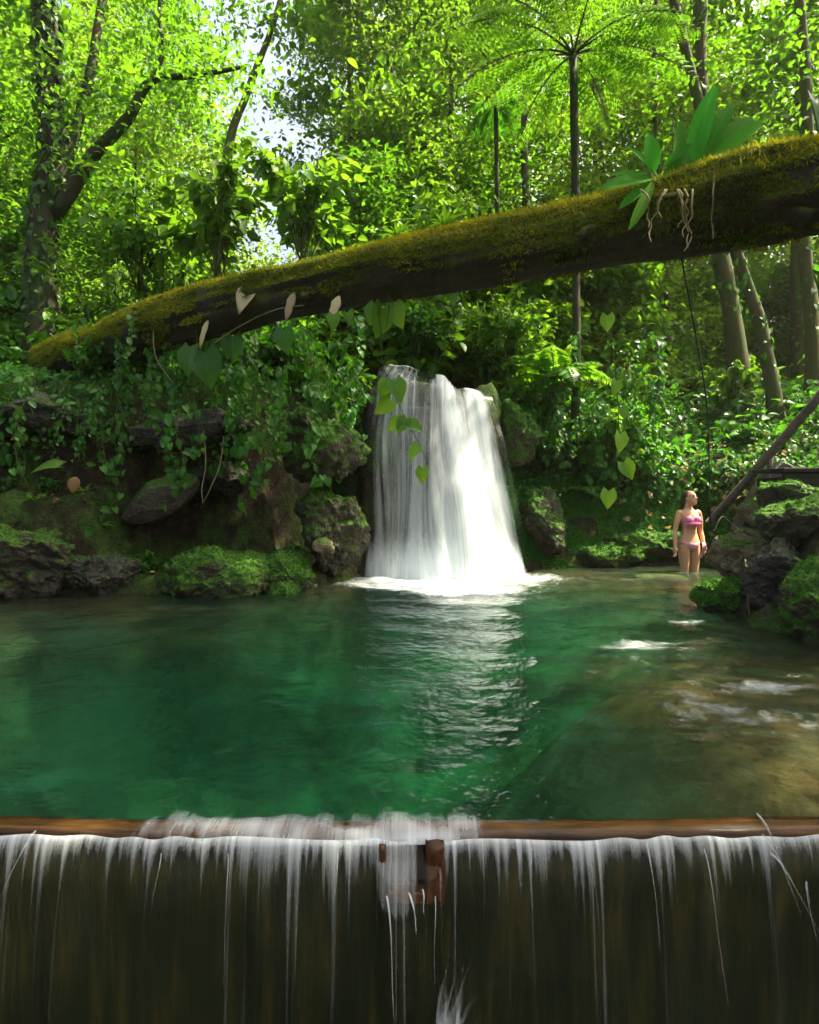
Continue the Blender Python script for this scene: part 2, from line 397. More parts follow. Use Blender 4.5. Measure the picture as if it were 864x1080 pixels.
def terrain(x, y):
    x = np.atleast_1d(np.asarray(x, float)); y = np.atleast_1d(np.asarray(y, float))
    d = shore_sdf(x, y)
    p3 = np.stack([x, y, x * 0], 1)
    # pool bed
    shoal = np.exp(-(((x - 2.3 + .18 * (y - 3)) / 1.45) ** 2 + ((y - 3.4) / 2.0) ** 2) ** 1.6)
    wade = np.exp(-(((x - 4.3) / .9) ** 2 + ((y - 8.6) / .7) ** 2))
    e_ = 1 - np.sqrt(((x + .4) / 4.8) ** 2 + ((y - 5.1) / 4.3) ** 2)
    plunge = np.exp(-(((x - .4) / 1.4) ** 2 + ((y - 7.6) / 1.1) ** 2))
    bed = -((1.8 * sstep(-.1, .75, e_) + .5 * plunge) * sstep(-.15, .9, -d) + .03)
    bed = bed * (1 - shoal) + np.maximum(bed, -.11) * shoal
    bed = bed * (1 - wade) + np.maximum(bed, -.45) * wade
    shelf = np.exp(-(((x + 3.9) / 2.3) ** 2 + ((y - 6.3) / .8) ** 2) ** 1.5)
    bed = bed * (1 - shelf) + np.maximum(bed, -.3) * shelf
    bed += .035 * fbm(p3 * 1.1, 3, 5) * sstep(0, .5, -d)
    # left bank: low ledge, recess, then a cliff up to the forest floor
    cave = sstep(-3.7, -3.3, x) * (1 - sstep(-1.3, -.9, x))
    low = .95 * sstep(.0, .25, d) * (1 - cave) * (1 - sstep(-4.0, -3.4, x)) + .22 * sstep(0, .2, d)
    c = .55 + .45 * cave
    left = np.maximum(low, 2.75 * sstep(c - .12, c + .42, d + .12 * fbm(p3 * 1.3, 3, 9))) + .10 * np.maximum(d - 1, 0)
    near = 1 - sstep(3.5, 6.0, y)
    left = left * (1 - near) + near * np.minimum(.9 * sstep(0, 1.2, d) + .12 * d, 2.2)
    mid = 3.0 * sstep(.05, .55, d) + .08 * np.maximum(d - 1, 0)
    right = 1.45 * sstep(0, .75, d) + .50 * np.clip(d - .6, 0, 3.2) + .14 * np.maximum(d - 3.8, 0)
    nearr = 1 - sstep(5.5, 8.0, y)
    right = right * (1 - nearr) + nearr * (.8 * sstep(0, .9, d) + .25 * d)
    wl = 1 - sstep(-.95, -.55, x); wr = sstep(1.35, 1.9, x)
    land = left * wl + right * wr + mid * (1 - wl) * (1 - wr)
    chan = np.exp(-((x - .35) / .95) ** 4) * sstep(8.7, 9.0, y) * (1 - sstep(12, 15, y))
    land = land * (1 - chan) + np.minimum(land, 2.85) * chan
    far = np.hypot(x, y)
    land += .09 * fbm(p3 * 1.1, 4, 2) * sstep(.1, 1, d) + .075 * fbm(p3 * 4.2, 3, 12) * sstep(.05, .35, d) * (1 - sstep(14, 20, y)) + 1.2 * fbm(p3 * .05, 3, 4) * sstep(14, 40, far)
    land += np.clip(far - 30, 0, 80) * .10
    z = np.where(d < 0, bed, land)
    # downstream of the weir: the lower pool
    down = (1 - sstep(2.045, 2.125, y))
    low_bed = -1.75 + np.maximum(np.abs(x) - 2.4, 0) * .9 - .02 * np.minimum(y, 0)
    low_bed = np.minimum(low_bed, 1.5)
    return z * (1 - down) + low_bed * down

def axis(lo, hi, dlo, dhi, step, far):
    a = list(np.arange(dlo, dhi + 1e-6, step)); s, q = step, dlo
    l = []
    while q > lo: s *= 1.25; q -= s; l.append(q)
    s, q = step, dhi; h = []
    while q < hi: s *= 1.25; q += s; h.append(q)
    return np.array(l[::-1] + a + h)
gx = axis(-160, 160, -7.5, 7.5, .09, 0); gy = axis(-40, 220, 1.5, 13.5, .09, 0)
X, Y = np.meshgrid(gx, gy); Z = terrain(X.ravel(), Y.ravel())
g = Acc(); nx = len(gx)
ii = (np.arange(len(gy) - 1)[:, None] * nx + np.arange(nx - 1)[None]).ravel()
g.add(np.stack([X.ravel(), Y.ravel(), Z], 1), [np.stack([ii, ii + 1, ii + nx + 1, ii + nx], 1)])
tag(g.build('ground', M['ground']), kind='structure')

def gz(x, y): return float(terrain([x], [y])[0])

# ------------------------------------------------------------------ pool water
def wave(x, y):
    r = np.hypot(x - .45, y - 8.3)
    p = np.stack([x, y, x * 0], 1)
    amp = .007 + .026 * np.exp(-(r / 2.0) ** 2) + .022 * np.exp(-(((x - 2.4) / 1.2) ** 2 + ((y - 4.2) / 1.4) ** 2))
    z = amp * (1.0 * fbm(p * np.array((2.4, 3.8, 1)), 4, 21) + .5 * np.sin(r * 9 + 2 * vnoise(p * 1.2, 3)))
    return z * sstep(2.0, 2.5, y)
wx = np.arange(-6.6, 6.61, .06); wy = np.concatenate([[2.045], np.arange(2.1, 10.0, .06)])
X, Y = np.meshgrid(wx, wy); zz = wave(X.ravel(), Y.ravel()); nx, ny = len(wx), len(wy)
w = Acc(); top = np.stack([X.ravel(), Y.ravel(), zz], 1)
ii = (np.arange(ny - 1)[:, None] * nx + np.arange(nx - 1)[None]).ravel()
q = [np.stack([ii, ii + 1, ii + nx + 1, ii + nx], 1)]
b0 = nx * ny
per = np.concatenate([np.arange(nx), (np.arange(1, ny) * nx + nx - 1), ((ny - 1) * nx + np.arange(nx - 2, -1, -1)), (np.arange(ny - 2, 0, -1) * nx)])
bot = top[per].copy(); bot[:, 2] = -2.6
m_ = len(per); k = np.arange(m_); k1 = (k + 1) % m_
q.append(np.stack([per[k1], per[k], b0 + k, b0 + k1], 1))
w.add(np.vstack([top, bot]), q + [(b0 + np.arange(m_))[::-1][None]])
tag(w.build('pool_water', M['water']), kind='structure')
# lower pool below the weir
w = Acc(); w.add([(-6, -12, -1.4), (6, -12, -1.4), (6, 1.99, -1.4), (-6, 1.99, -1.4), (-6, -12, -2.4), (6, -12, -2.4), (6, 1.99, -2.4), (-6, 1.99, -2.4)],
      [np.array([(0, 1, 2, 3), (7, 6, 5, 4), (0, 4, 5, 1), (1, 5, 6, 2), (2, 6, 7, 3), (3, 7, 4, 0)])])
tag(w.build('lower_pool_water', M['water'], smooth=False), kind='structure')

# foam: a thin layer afloat on the pool
fx = np.arange(-2.6, 4.9, .05); fy = np.arange(2.1, 9.0, .05)
X, Y = np.meshgrid(fx, fy); x, y = X.ravel(), Y.ravel()
def blob(cx, cy, rx, ry, a): return a * np.exp(-(((x - cx) / rx) ** 2 + ((y - cy) / ry) ** 2))
dn = blob(.45, 8.15, 1.0, .4, .5) + blob(.65, 7.6, 1.1, .8, .36) + blob(.5, 7.9, 1.7, .7, .2) + blob(.7, 6.9, 1.0, .7, .18) + blob(1.5, 8.1, .8, .4, .32) + blob(-.35, 7.6, .7, .5, .42) + blob(.6, 6.9, .6, .8, .30) + blob(.7, 5.9, .4, 1.2, .16)
dn += blob(1.75, 4.5, .22, .09, .36) + blob(2.05, 4.6, .4, .07, .26) + blob(1.9, 4.3, .5, .05, .24) + blob(2.25, 3.52, .28, .10, .5) + blob(1.7, 4.2, .6, .6, .22) + blob(2.6, 5.3, .25, .10, .42) + blob(2.0, 3.0, .7, .35, .25) + blob(1.6, 3.3, .35, .3, .2)
dn += blob(3.3, 7.9, .9, .3, .2) + blob(4.2, 8.5, .45, .2, .3) + blob(2.3, 6.4, 1.0, .5, .16) + blob(-1.25, 5.3, .12, .05, .3) + blob(-2.1, 5.9, .25, .05, .3)
dn = np.clip(dn, 0, 1) * 1.0 + .02
a = Acc(); nx = len(fx); ii = (np.arange(len(fy) - 1)[:, None] * nx + np.arange(nx - 1)[None]).ravel()
qq = np.stack([ii, ii + 1, ii + nx + 1, ii + nx], 1); keep = (dn[qq].max(1) > .09)
a.add(np.stack([x, y, wave(x, y) + .006], 1), [qq[keep]], dn, np.stack([x, y * 1.4], 1))
tag(a.build('foam', M['foam']), kind='stuff')

# ------------------------------------------------------------------ boulders
def boulder_mesh(size, seed, sub=5, facets=10, rough=.10, flat=None):
    bm = bmesh.new(); bmesh.ops.create_icosphere(bm, subdivisions=sub, radius=1)
    v = np.array([q.co[:] for q in bm.verts]); f = np.array([[q.index for q in fc.verts] for fc in bm.faces]); bm.free()
    gr = np.random.default_rng(seed)
    for _ in range(facets):
        n = rdir(1, -1, 1, gr)[0]; d = gr.uniform(.55, .9)
        v -= np.maximum(0, v @ n - d)[:, None] * n * .92
    sz = np.asarray(size, float); v = v * sz
    nn = nrm(v / sz)
    s = float(sz.min())
    v = v + nn * (rough * s * (fbm(v / s * 1.1, 3, seed) * 1.2 + .55 * np.abs(fbm(v / s * 3.3, 4, seed + 9)) + .22 * fbm(v / s * 11, 2, seed + 19)))[:, None]
    return v, f
def rotm(rx, ry, rz):
    return np.array(Matrix.Rotation(rz, 3, 'Z') @ Matrix.Rotation(ry, 3, 'Y') @ Matrix.Rotation(rx, 3, 'X'))
def boulder(label, c, size, rot, seed, mat, moss=0, mossmat='moss_green', name='boulder', cat='boulder', sub=6, facets=13, rough=.16, group=None, nzmin=.15, mlen=(.02, .05)):
    v, f = boulder_mesh(size, seed, sub, facets, rough)
    v = v @ rotm(*rot).T
    a = Acc(); a.add(v, [f])
    root = thing(name, label, cat, tuple(c), 0, group)
    a.build('rock', M[mat], root)
    if moss: a2 = Acc(); fuzz(a2, v, f, moss, seed, nzmin, mlen); a2.build('moss', M[mossmat], root, False)
    return root
def surf_samples(v, f, n, seed):
    gr = np.random.default_rng(seed)
    t = v[f]; cr = np.cross(t[:, 1] - t[:, 0], t[:, 2] - t[:, 0]); ar = np.linalg.norm(cr, axis=1)
    i = gr.choice(len(f), n, p=ar / ar.sum()); u = gr.random((n, 2)); s = np.sqrt(u[:, 0])
    b = np.stack([1 - s, s * (1 - u[:, 1]), s * u[:, 1]], 1)
    return (t[i] * b[:, :, None]).sum(1), cr[i] / (ar[i][:, None] + 1e-12)
def fuzz(acc, v, f, n, seed, nzmin=.15, mlen=(.02, .05)):
    p, nn = surf_samples(v, f, n, seed)
    k = (nn[:, 2] + .35 * fbm(p * 5, 3, seed) > nzmin); p, nn = p[k], nn[k]; m = len(p)
    gr = np.random.default_rng(seed + 1)
    ax = nn + rdir(m, -1, 1, gr) * .8 - np.array((0, 0, .25))
    t = np.clip(.45 + .35 * fbm(p * 7, 2, seed + 3) + gr.normal(0, .15, m), 0, 1)
    leaves(acc, BLADE, p - nn * .004, ax, rdir(m, -1, 1, gr), gr.uniform(*mlen, m), t, gr.uniform(1.2, 2.6, m))

def B(px, py, Y): return P(px, py, Y)
# right bank rocks
boulder('tan boulder with mossy top beside the wading person', B(794, 588, 6.9), (.50, .55, .42), (.1, .1, .4), 3, 'rock_tan', 2500, nzmin=.6)
boulder('small moss covered boulder at the water edge below the tan boulder', B(765, 629, 5.95), (.28, .28, .24), (0, .1, .3), 4, 'rock_green', 5000)
boulder('big dark overhanging boulder with moss on top by the right frame edge', B(846, 562, 5.7), (.50, .55, .45), (.2, .25, .2), 15, 'rock_moss', 4000, nzmin=.35)
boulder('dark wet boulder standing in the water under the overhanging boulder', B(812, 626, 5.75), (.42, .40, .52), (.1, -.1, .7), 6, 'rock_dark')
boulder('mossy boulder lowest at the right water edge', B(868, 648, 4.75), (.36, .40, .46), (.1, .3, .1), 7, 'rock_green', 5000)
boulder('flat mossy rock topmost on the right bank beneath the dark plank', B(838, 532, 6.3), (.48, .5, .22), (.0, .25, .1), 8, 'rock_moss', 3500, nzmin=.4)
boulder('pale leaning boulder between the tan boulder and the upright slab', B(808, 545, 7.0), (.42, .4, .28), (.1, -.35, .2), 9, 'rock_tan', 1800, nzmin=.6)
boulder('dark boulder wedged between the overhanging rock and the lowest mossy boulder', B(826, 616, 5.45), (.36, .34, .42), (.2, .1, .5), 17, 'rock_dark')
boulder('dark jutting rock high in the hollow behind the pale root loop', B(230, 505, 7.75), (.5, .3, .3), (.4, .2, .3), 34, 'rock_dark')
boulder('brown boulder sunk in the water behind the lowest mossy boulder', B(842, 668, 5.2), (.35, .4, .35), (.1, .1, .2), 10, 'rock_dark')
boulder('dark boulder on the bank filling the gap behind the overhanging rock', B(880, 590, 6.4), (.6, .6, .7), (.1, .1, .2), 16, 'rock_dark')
# left bank rocks
boulder('round bright green mossy boulder at the foot of the dark hollow', B(222, 606, 6.95), (.72, .5, .36), (.05, .05, .2), 21, 'rock_green', 12000, sub=6, rough=.2, nzmin=.0)
boulder('low mossy rock joining the round mossy boulder to the cliff', B(300, 606, 7.15), (.45, .4, .3), (.05, .1, .5), 22, 'rock_green', 5000, rough=.2)
boulder('angular brown slab leaning under the left overhang', B(165, 528, 7.25), (.58, .3, .24), (.5, -.5, .15), 23, 'rock_moss', facets=16, rough=.05)
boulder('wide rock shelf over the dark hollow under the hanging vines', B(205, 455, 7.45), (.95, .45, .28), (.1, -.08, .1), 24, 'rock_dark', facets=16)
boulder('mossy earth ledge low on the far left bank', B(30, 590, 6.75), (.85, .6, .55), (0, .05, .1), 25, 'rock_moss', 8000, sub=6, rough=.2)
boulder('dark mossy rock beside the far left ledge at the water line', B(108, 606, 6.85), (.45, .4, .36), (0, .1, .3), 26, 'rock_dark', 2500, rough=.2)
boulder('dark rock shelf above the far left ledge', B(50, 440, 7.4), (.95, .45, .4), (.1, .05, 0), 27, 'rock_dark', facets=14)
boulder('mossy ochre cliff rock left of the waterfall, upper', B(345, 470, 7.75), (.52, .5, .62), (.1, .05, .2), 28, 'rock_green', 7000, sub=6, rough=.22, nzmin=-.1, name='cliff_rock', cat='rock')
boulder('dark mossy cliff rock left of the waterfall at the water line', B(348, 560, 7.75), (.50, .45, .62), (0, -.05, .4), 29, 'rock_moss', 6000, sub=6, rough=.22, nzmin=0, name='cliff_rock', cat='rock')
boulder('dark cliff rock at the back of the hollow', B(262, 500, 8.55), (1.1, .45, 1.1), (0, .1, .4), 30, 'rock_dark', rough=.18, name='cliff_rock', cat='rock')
boulder('small pale wet stone at the foot of the cliff by the waterfall', B(342, 577, 7.22), (.14, .12, .10), (0, .2, .4), 31, 'rock_tan', sub=4)
# right of the fall
boulder('bright green moss wall just right of the waterfall top', B(545, 455, 9.35), (.34, .4, .62), (.1, .15, .2), 41, 'rock_green', 6000, sub=6, nzmin=-.4, name='cliff_rock', cat='rock', rough=.15)
boulder('dark mossy rock at the right foot of the waterfall', B(572, 552, 9.3), (.45, .4, .55), (.1, .15, .5), 42, 'rock_moss', 5000, rough=.18, name='cliff_rock', cat='rock')
boulder('low mossy rock on the far shore between waterfall and person', B(632, 582, 9.6), (.85, .45, .26), (.1, 0, .1), 43, 'rock_green', 9000, sub=6, rough=.2, nzmin=-.2)
boulder('mossy rock on the far shore close behind the person', B(690, 575, 9.8), (.75, .5, .34), (.1, 0, .4), 44, 'rock_green', 7000, rough=.2, nzmin=-.2)

# ------------------------------------------------------------------ waterfall
root = thing('waterfall', 'white silky waterfall pouring over a dark rock into the pool', 'waterfall', (0, 8.4, 0))
def FW(px, py, Y):
    q = P(px, py, Y); q[1] -= 8.4; return q
NU, NV = 90, 70
def fall_sheet(name, off, dens_fn, seed):
    a = Acc(); V, T, UV = [], [], []
    left = spline([(407, 384, 9.15), (404, 386, 9.0), (396, 400, 8.82), (386, 450, 8.62), (383, 520, 8.46), (381, 614, 8.34)], NV)
    right = spline([(510, 413, 9.25), (513, 414, 9.08), (521, 426, 8.9), (534, 480, 8.7), (547, 540, 8.55), (561, 606, 8.42)], NV)
    topc = np.interp(np.linspace(0, 1, NU), [0, .2, .45, .6, .72, .8, 1], [0, -4, -4, -6, 8, 4, 0])
    for j in range(NV):
        v = j / (NV - 1)
        for i in range(NU):
            u = i / (NU - 1)
            px = left[j][0] * (1 - u) + right[j][0] * u; py = left[j][1] * (1 - u) + right[j][1] * u + topc[i] * (1 - v) ** 3
            yy = left[j][2] * (1 - u) + right[j][2] * u
            yy -= .30 * math.sin(math.pi * u) * (.15 + .85 * min(1, v * 1.4) ** .7) + off * (.3 + .7 * v)
            p = FW(px, py, yy); V.append(p); UV.append((u + .03 * math.sin(v * 4 + u * 7 + seed) * v + .02 * math.sin(v * 9 + u * 17) * v, v * 3.2)); T.append((u, v))
    V = np.array(V); T = np.array(T)
    V[:, 1] += .05 * vnoise(np.stack([T[:, 0] * 9, T[:, 1] * 2.5, T[:, 0] * 0 + seed], 1), seed) - .10 * sstep(0, .1, T[:, 1]) * (np.maximum(0, vnoise(np.stack([T[:, 0] * 5, T[:, 1] * 5, T[:, 0] * 0 + 2], 1), 44)))
    d = dens_fn(T[:, 0], T[:, 1])
    ii = (np.arange(NV - 1)[:, None] * NU + np.arange(NU - 1)[None]).ravel()
    a.add(V, [np.stack([ii, ii + 1, ii + NU + 1, ii + NU], 1)], d, UV)
    return a.build(name, M['fall'], root)
def G(u, c, w): return np.exp(-((u - c) / w) ** 2)
def dens_a(u, v):
    d = .36 * G(u, .10 + .03 * v, .10 + .07 * v) + .30 * G(u, .27 + .05 * v, .10 + .03 * v)            # left veil
    d += .72 * G(u, .57 + .06 * v, .07 + .09 * v) * sstep(.0, .10, v)                         # middle strand
    d += .66 * G(u, .88 - .14 * v, .09 + .09 * v) + .30 * G(u, .90, .09) * v                   # bright right strand
    d += .55 * sstep(.88, 1, v) + .45 * (1 - sstep(0, .10, v)) * G(u, .12, .2)
    d -= .42 * G(u, .43, .06) * (1 - sstep(.05, .24, v)) + .5 * G(u, .735, .035) * (1 - sstep(.06, .18, v))   # bare rock between the strands
    d += .20 * G(u, .43, .12) * sstep(.18, .4, v); d -= .20 * G(u, .50 + .10 * v, .035) * sstep(.35, .5, v)
    d += .07
    edge = sstep(-.02, .05, u) * sstep(-.02, .07, 1 - u)
    return np.clip(d, 0, 1) * edge - .25 * (1 - edge)
def dens_b(u, v): return dens_a(u, v) * .72 - .03
fall_sheet('back_sheet', .02, dens_a, 1)
fall_sheet('front_sheet', .12, dens_b, 2)
# rock the water runs over
def fall_rock():
    v, f = boulder_mesh((1.0, .72, 1.78), 61, 6, 3, .10)
    return v, f
v, f = fall_rock(); a = Acc()
v[:, 0] = v[:, 0] * (1.0 + .10 * np.clip(-v[:, 2], -1, 1))
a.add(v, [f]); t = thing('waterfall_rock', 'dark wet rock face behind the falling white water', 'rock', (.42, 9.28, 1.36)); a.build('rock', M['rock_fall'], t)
# mist mound at the foot
a = Acc(); gr = np.random.default_rng(5); n = 46
th = np.linspace(0, 2 * math.pi, n, endpoint=False); V, D = [], []
for k, (r, z) in enumerate([(1.0, .0), (.85, .05), (.68, .12), (.48, .19), (.25, .24), (.02, .26)]):
    for t_ in th:
        q = np.array((.52 + 1.02 * r * math.cos(t_), -.18 + .33 * r * math.sin(t_), z * (1 + .5 * vnoise(np.array([[math.cos(t_) * 2, math.sin(t_) * 2, k]]), 3)[0])))
        V.append(q); D.append(.05 + .5 * (1 - r) ** .7)
ii = (np.arange(5)[:, None] * n + np.arange(n)[None]); jj = (np.arange(5)[:, None] * n + (np.arange(n)[None] + 1) % n)
V = np.array(V)
a.add(V, [np.stack([ii, jj, jj + n, ii + n], -1).reshape(-1, 4)], D, V[:, [0, 2]] * np.array((1.5, 3)))
a.build('splash_foam', M['foam'], root)
# stream that feeds it
a = Acc(); xs = np.linspace(-.45, 1.1, 12); ys = np.linspace(8.95, 12, 16)
Xs, Ys = np.meshgrid(xs, ys); zs = 3.14 - .12 * sstep(9.3, 8.9, Ys.ravel()) + .02 * vnoise(np.stack([Xs.ravel() * 3, Ys.ravel() * 3, Xs.ravel() * 0], 1))
zs = 3.02 + .02 * vnoise(np.stack([Xs.ravel() * 3, Ys.ravel() * 3, Xs.ravel() * 0], 1))
ii = (np.arange(15)[:, None] * 12 + np.arange(11)[None]).ravel()
a.add(np.stack([Xs.ravel(), Ys.ravel(), zs], 1), [np.stack([ii, ii + 1, ii + 13, ii + 12], 1)], .0, np.stack([Xs.ravel(), Ys.ravel()], 1))
tag(a.build('stream_water', M['fall']), kind='structure')

# ------------------------------------------------------------------ weir
def box(acc, x0, x1, y0, y1, z0, z1, tint=.5):
    v = np.array([(x0, y0, z0), (x1, y0, z0), (x1, y1, z0), (x0, y1, z0), (x0, y0, z1), (x1, y0, z1), (x1, y1, z1), (x0, y1, z1)])
    acc.add(v, [np.array([(0, 3, 2, 1), (4, 5, 6, 7), (0, 1, 5, 4), (1, 2, 6, 5), (2, 3, 7, 6), (3, 0, 4, 7)])], tint)
def bev(o, w=.006, seg=2):
    m = o.modifiers.new('bevel', 'BEVEL'); m.width = w; m.segments = seg; m.limit_method = 'ANGLE'; return o
def noisy_beam(acc, pts, hy, hz, seed, jit=.006):
    """A squared timber with uneven, worn faces running along pts."""
    pts = np.asarray(pts, float); n = len(pts); ring = []
    prof = np.array([(-1, -1), (-.3, -1.02), (.4, -1), (1, -1), (1.02, 0), (1, 1), (.3, 1.02), (-.4, 1), (-1, 1), (-1.02, 0)])
    m = len(prof)
    for i in range(n):
        c = prof * np.array((hy, hz)); p3 = np.stack([np.full(m, pts[i][0] * 9), c[:, 0] * 30, c[:, 1] * 30], 1)
        c = c + jit * np.stack([vnoise(p3, seed), vnoise(p3, seed + 1)], 1)
        ring.append(np.stack([np.full(m, pts[i][0]), pts[i][1] + c[:, 0], pts[i][2] + c[:, 1]], 1))
    i0 = np.arange(n - 1)[:, None] * m; j = np.arange(m)[None]; j1 = (j + 1) % m
    acc.add(np.concatenate(ring), [np.stack([i0 + j, i0 + j1, i0 + m + j1, i0 + m + j], -1).reshape(-1, 4), np.arange(m)[::-1][None], (np.arange(m) + (n - 1) * m)[None]])
root = thing('weir', 'low timber weir damming the front of the green pool', 'weir', (0, 2.06, 0))
a = Acc(); xs = np.linspace(-2.9, 2.9, 60)
V = []; 
for zi, zv in enumerate(np.linspace(-1.9, -.055, 14)):
    for xv in xs: V.append((xv, -.035 - .02 * math.sin(zi * 2.1) * 0 + .008 * ((zi % 3) - 1), zv))
V = np.array(V); ii = (np.arange(13)[:, None] * 60 + np.arange(59)[None]).ravel()
Vb = V.copy(); Vb[:, 1] = .085; nV = len(V)
per = np.concatenate([np.arange(60), np.arange(1, 14) * 60 + 59, 13 * 60 + np.arange(58, -1, -1), np.arange(12, 0, -1) * 60]); pk = np.roll(per, -1)
fq = np.stack([ii, ii + 1, ii + 61, ii + 60], 1)
a.add(np.vstack([V, Vb]), [fq, fq[:, ::-1] + nV, np.stack([pk, per, per + nV, pk + nV], 1)])
a.build('wall', M['weir'], root)
a = Acc(); xs = np.linspace(-2.95, 2.95, 160)
noisy_beam(a, np.stack([xs, 0 * xs + .0 - .02 * np.cos(xs * 1.3), -.013 + .003 * np.sin(xs * 2.1)], 1), .034, .017, 3, .004)
bm_ = a.build('crest_beam', M['beam'], root)
def worn_post(name, x0, x1, y0, y1, z0, z1, mat, seed):
    n, m = 16, 24; th = np.linspace(0, 2 * math.pi, m, endpoint=False); sq = lambda c: np.sign(c) * np.abs(c) ** .4; V = []
    for k in range(n):
        z = z0 + (z1 - z0) * k / (n - 1); q = np.stack([np.cos(th) * 2, np.sin(th) * 2, np.full(m, z * 9)], 1); jt = 1 + .10 * fbm(q, 3, seed) + .08 * fbm(q * 3, 2, seed + 5) - (.12 if k in (0, n - 1) else 0)
        V.append(np.stack([(x0 + x1) / 2 + (x1 - x0) / 2 * sq(np.cos(th)) * jt, (y0 + y1) / 2 + (y1 - y0) / 2 * sq(np.sin(th)) * jt, np.full(m, z) + .004 * vnoise(q * 2, seed)], 1))
    i0 = np.arange(n - 1)[:, None] * m; j = np.arange(m)[None]; j1 = (j + 1) % m; b = Acc()
    b.add(np.concatenate(V), [np.stack([i0 + j, i0 + j1, i0 + m + j1, i0 + m + j], -1).reshape(-1, 4), np.arange(m)[::-1][None], (np.arange(m) + (n - 1) * m)[None]]); b.build(name, mat, root)
M['notch'] = wood_mat('wet_red_brown_timber', (.012, .006, .003), (.045, .018, .007), (.11, .045, .014), (9, 9, 1), rough=.3)
worn_post('notch_side', -.104, -.080, -.125, -.04, -.19, -.012, M['notch'], 1); worn_post('notch_side', .055, .122, -.13, -.04, -.20, -.004, M['notch'], 2)
worn_post('notch_sill', -.082, .06, -.12, -.045, -.20, -.165, M['notch'], 3); worn_post('notch_board', -.079, .054, -.066, -.044, -.163, -.03, M['notch'], 4)
# lip of white water over the crest
root = thing('water_curtain', 'thin curtain of water spilling over the weir in white threads', 'water curtain', (0, 2.06, 0))
a = Acc(); NU2, NV2 = 420, 40; V, T, UV = [], [], []
xs = np.linspace(-2.6, 2.6, NU2); vs = np.linspace(0, 1, NV2) ** 1.6
for v_ in vs:
    for x_ in xs:
        notch = math.exp(-((x_ - .0) / .1) ** 8)
        yy = -.072 - .02 * math.cos(x_ * 1.3) - .16 * math.sqrt(v_) - .07 * notch * (v_ > 0.05)
        V.append((x_, yy + .012 + .006 * math.sin(x_ * 17 + 2 * math.sin(x_ * 5)), -.006 - 1.40 * v_ + .005 * math.sin(x_ * 23 + 3 * math.sin(x_ * 7)) * (1 - v_)))
        UV.append((x_, v_ * 1.4)); T.append((x_, v_))
V = np.array(V); T = np.array(T)
V[:, 1] += .012 * vnoise(np.stack([T[:, 0] * 14, T[:, 1] * 3, T[:, 0] * 0], 1), 5) * sstep(0, .2, T[:, 1])
comb = vnoise(np.stack([T[:, 0] * 85, T[:, 0] * 0, T[:, 0] * 0], 1), 8) * .5 + .5
big = vnoise(np.stack([T[:, 0] * 3.1, T[:, 0] * 0, T[:, 0] * 0 + 5], 1), 9) * .5 + .5
comb2 = vnoise(np.stack([T[:, 0] * 31, T[:, 1] * .8, T[:, 0] * 0], 1), 18) * .5 + .5
ln = .022 + .050 * comb * (.4 + big) + .05 * np.maximum(0, comb2 - .55)
d = .54 * np.exp(-(T[:, 1] * 1.4 / ln) ** 1.0) + .10 + .16 * big * comb2 + .10 * comb * comb2 + .20 * np.maximum(0, comb - .55) / .45 * np.exp(-T[:, 1] * 1.6)
d = np.where((np.abs(T[:, 0]) < .1) & (T[:, 1] < .13), np.where(T[:, 0] < .02, .55, .14) * (1 - .3 * T[:, 1] / .13), d)
ii = (np.arange(NV2 - 1)[:, None] * NU2 + np.arange(NU2 - 1)[None]).ravel()
a.add(V, [np.stack([ii, ii + 1, ii + NU2 + 1, ii + NU2], 1)], np.clip(d, 0, 1), UV)
a.build('falling_sheet', M['curtain'], root)
# white water running over the beam
a = Acc(); xs = np.linspace(-2.5, 2.5, 400); prof = [(.12, .003), (.08, .006), (.04, .011), (.0, .013), (-.04, .011), (-.060, .0), (-.07, -.02)]
V, D = [], []
for j, (yo, zo) in enumerate(prof):
    nz = vnoise(np.stack([xs * 16, xs * 0 + j * .7, xs * 0], 1), 4)
    V.append(np.stack([xs, yo - .02 * np.cos(xs * 1.3) + .02 * nz * (j < 2), zo + .006 * np.sin(xs * 2.1) + .004 * nz], 1))
    spill = sstep(-1.15, -.8, xs) * (1 - sstep(.2, .34, xs)) * (.52 + .48 * np.exp(-((xs + .12) / .38) ** 2))
    hit = spill * (.62 + .16 * nz + .24 * vnoise(np.stack([xs * 3, xs * 0 + j * .4, xs * 0], 1), 14)) + .35 * np.maximum(0, vnoise(np.stack([xs * 2.2, xs * 0 + 3, xs * 0], 1), 6) - .45) + .10 * np.maximum(0, nz - .3)
    D.append(np.clip(hit * (0, .45, .8, 1, 1, 1, .9)[j], 0, 1) * .95)
V = np.concatenate(V); ii = (np.arange(len(prof) - 1)[:, None] * 400 + np.arange(399)[None]).ravel()
a.add(V, [np.stack([ii, ii + 1, ii + 401, ii + 400], 1)], np.concatenate(D), np.stack([V[:, 0] * 2, V[:, 1] * 2], 1))
a.build('crest_foam', M['crest_foam'], root)
gr = np.random.default_rng(33)
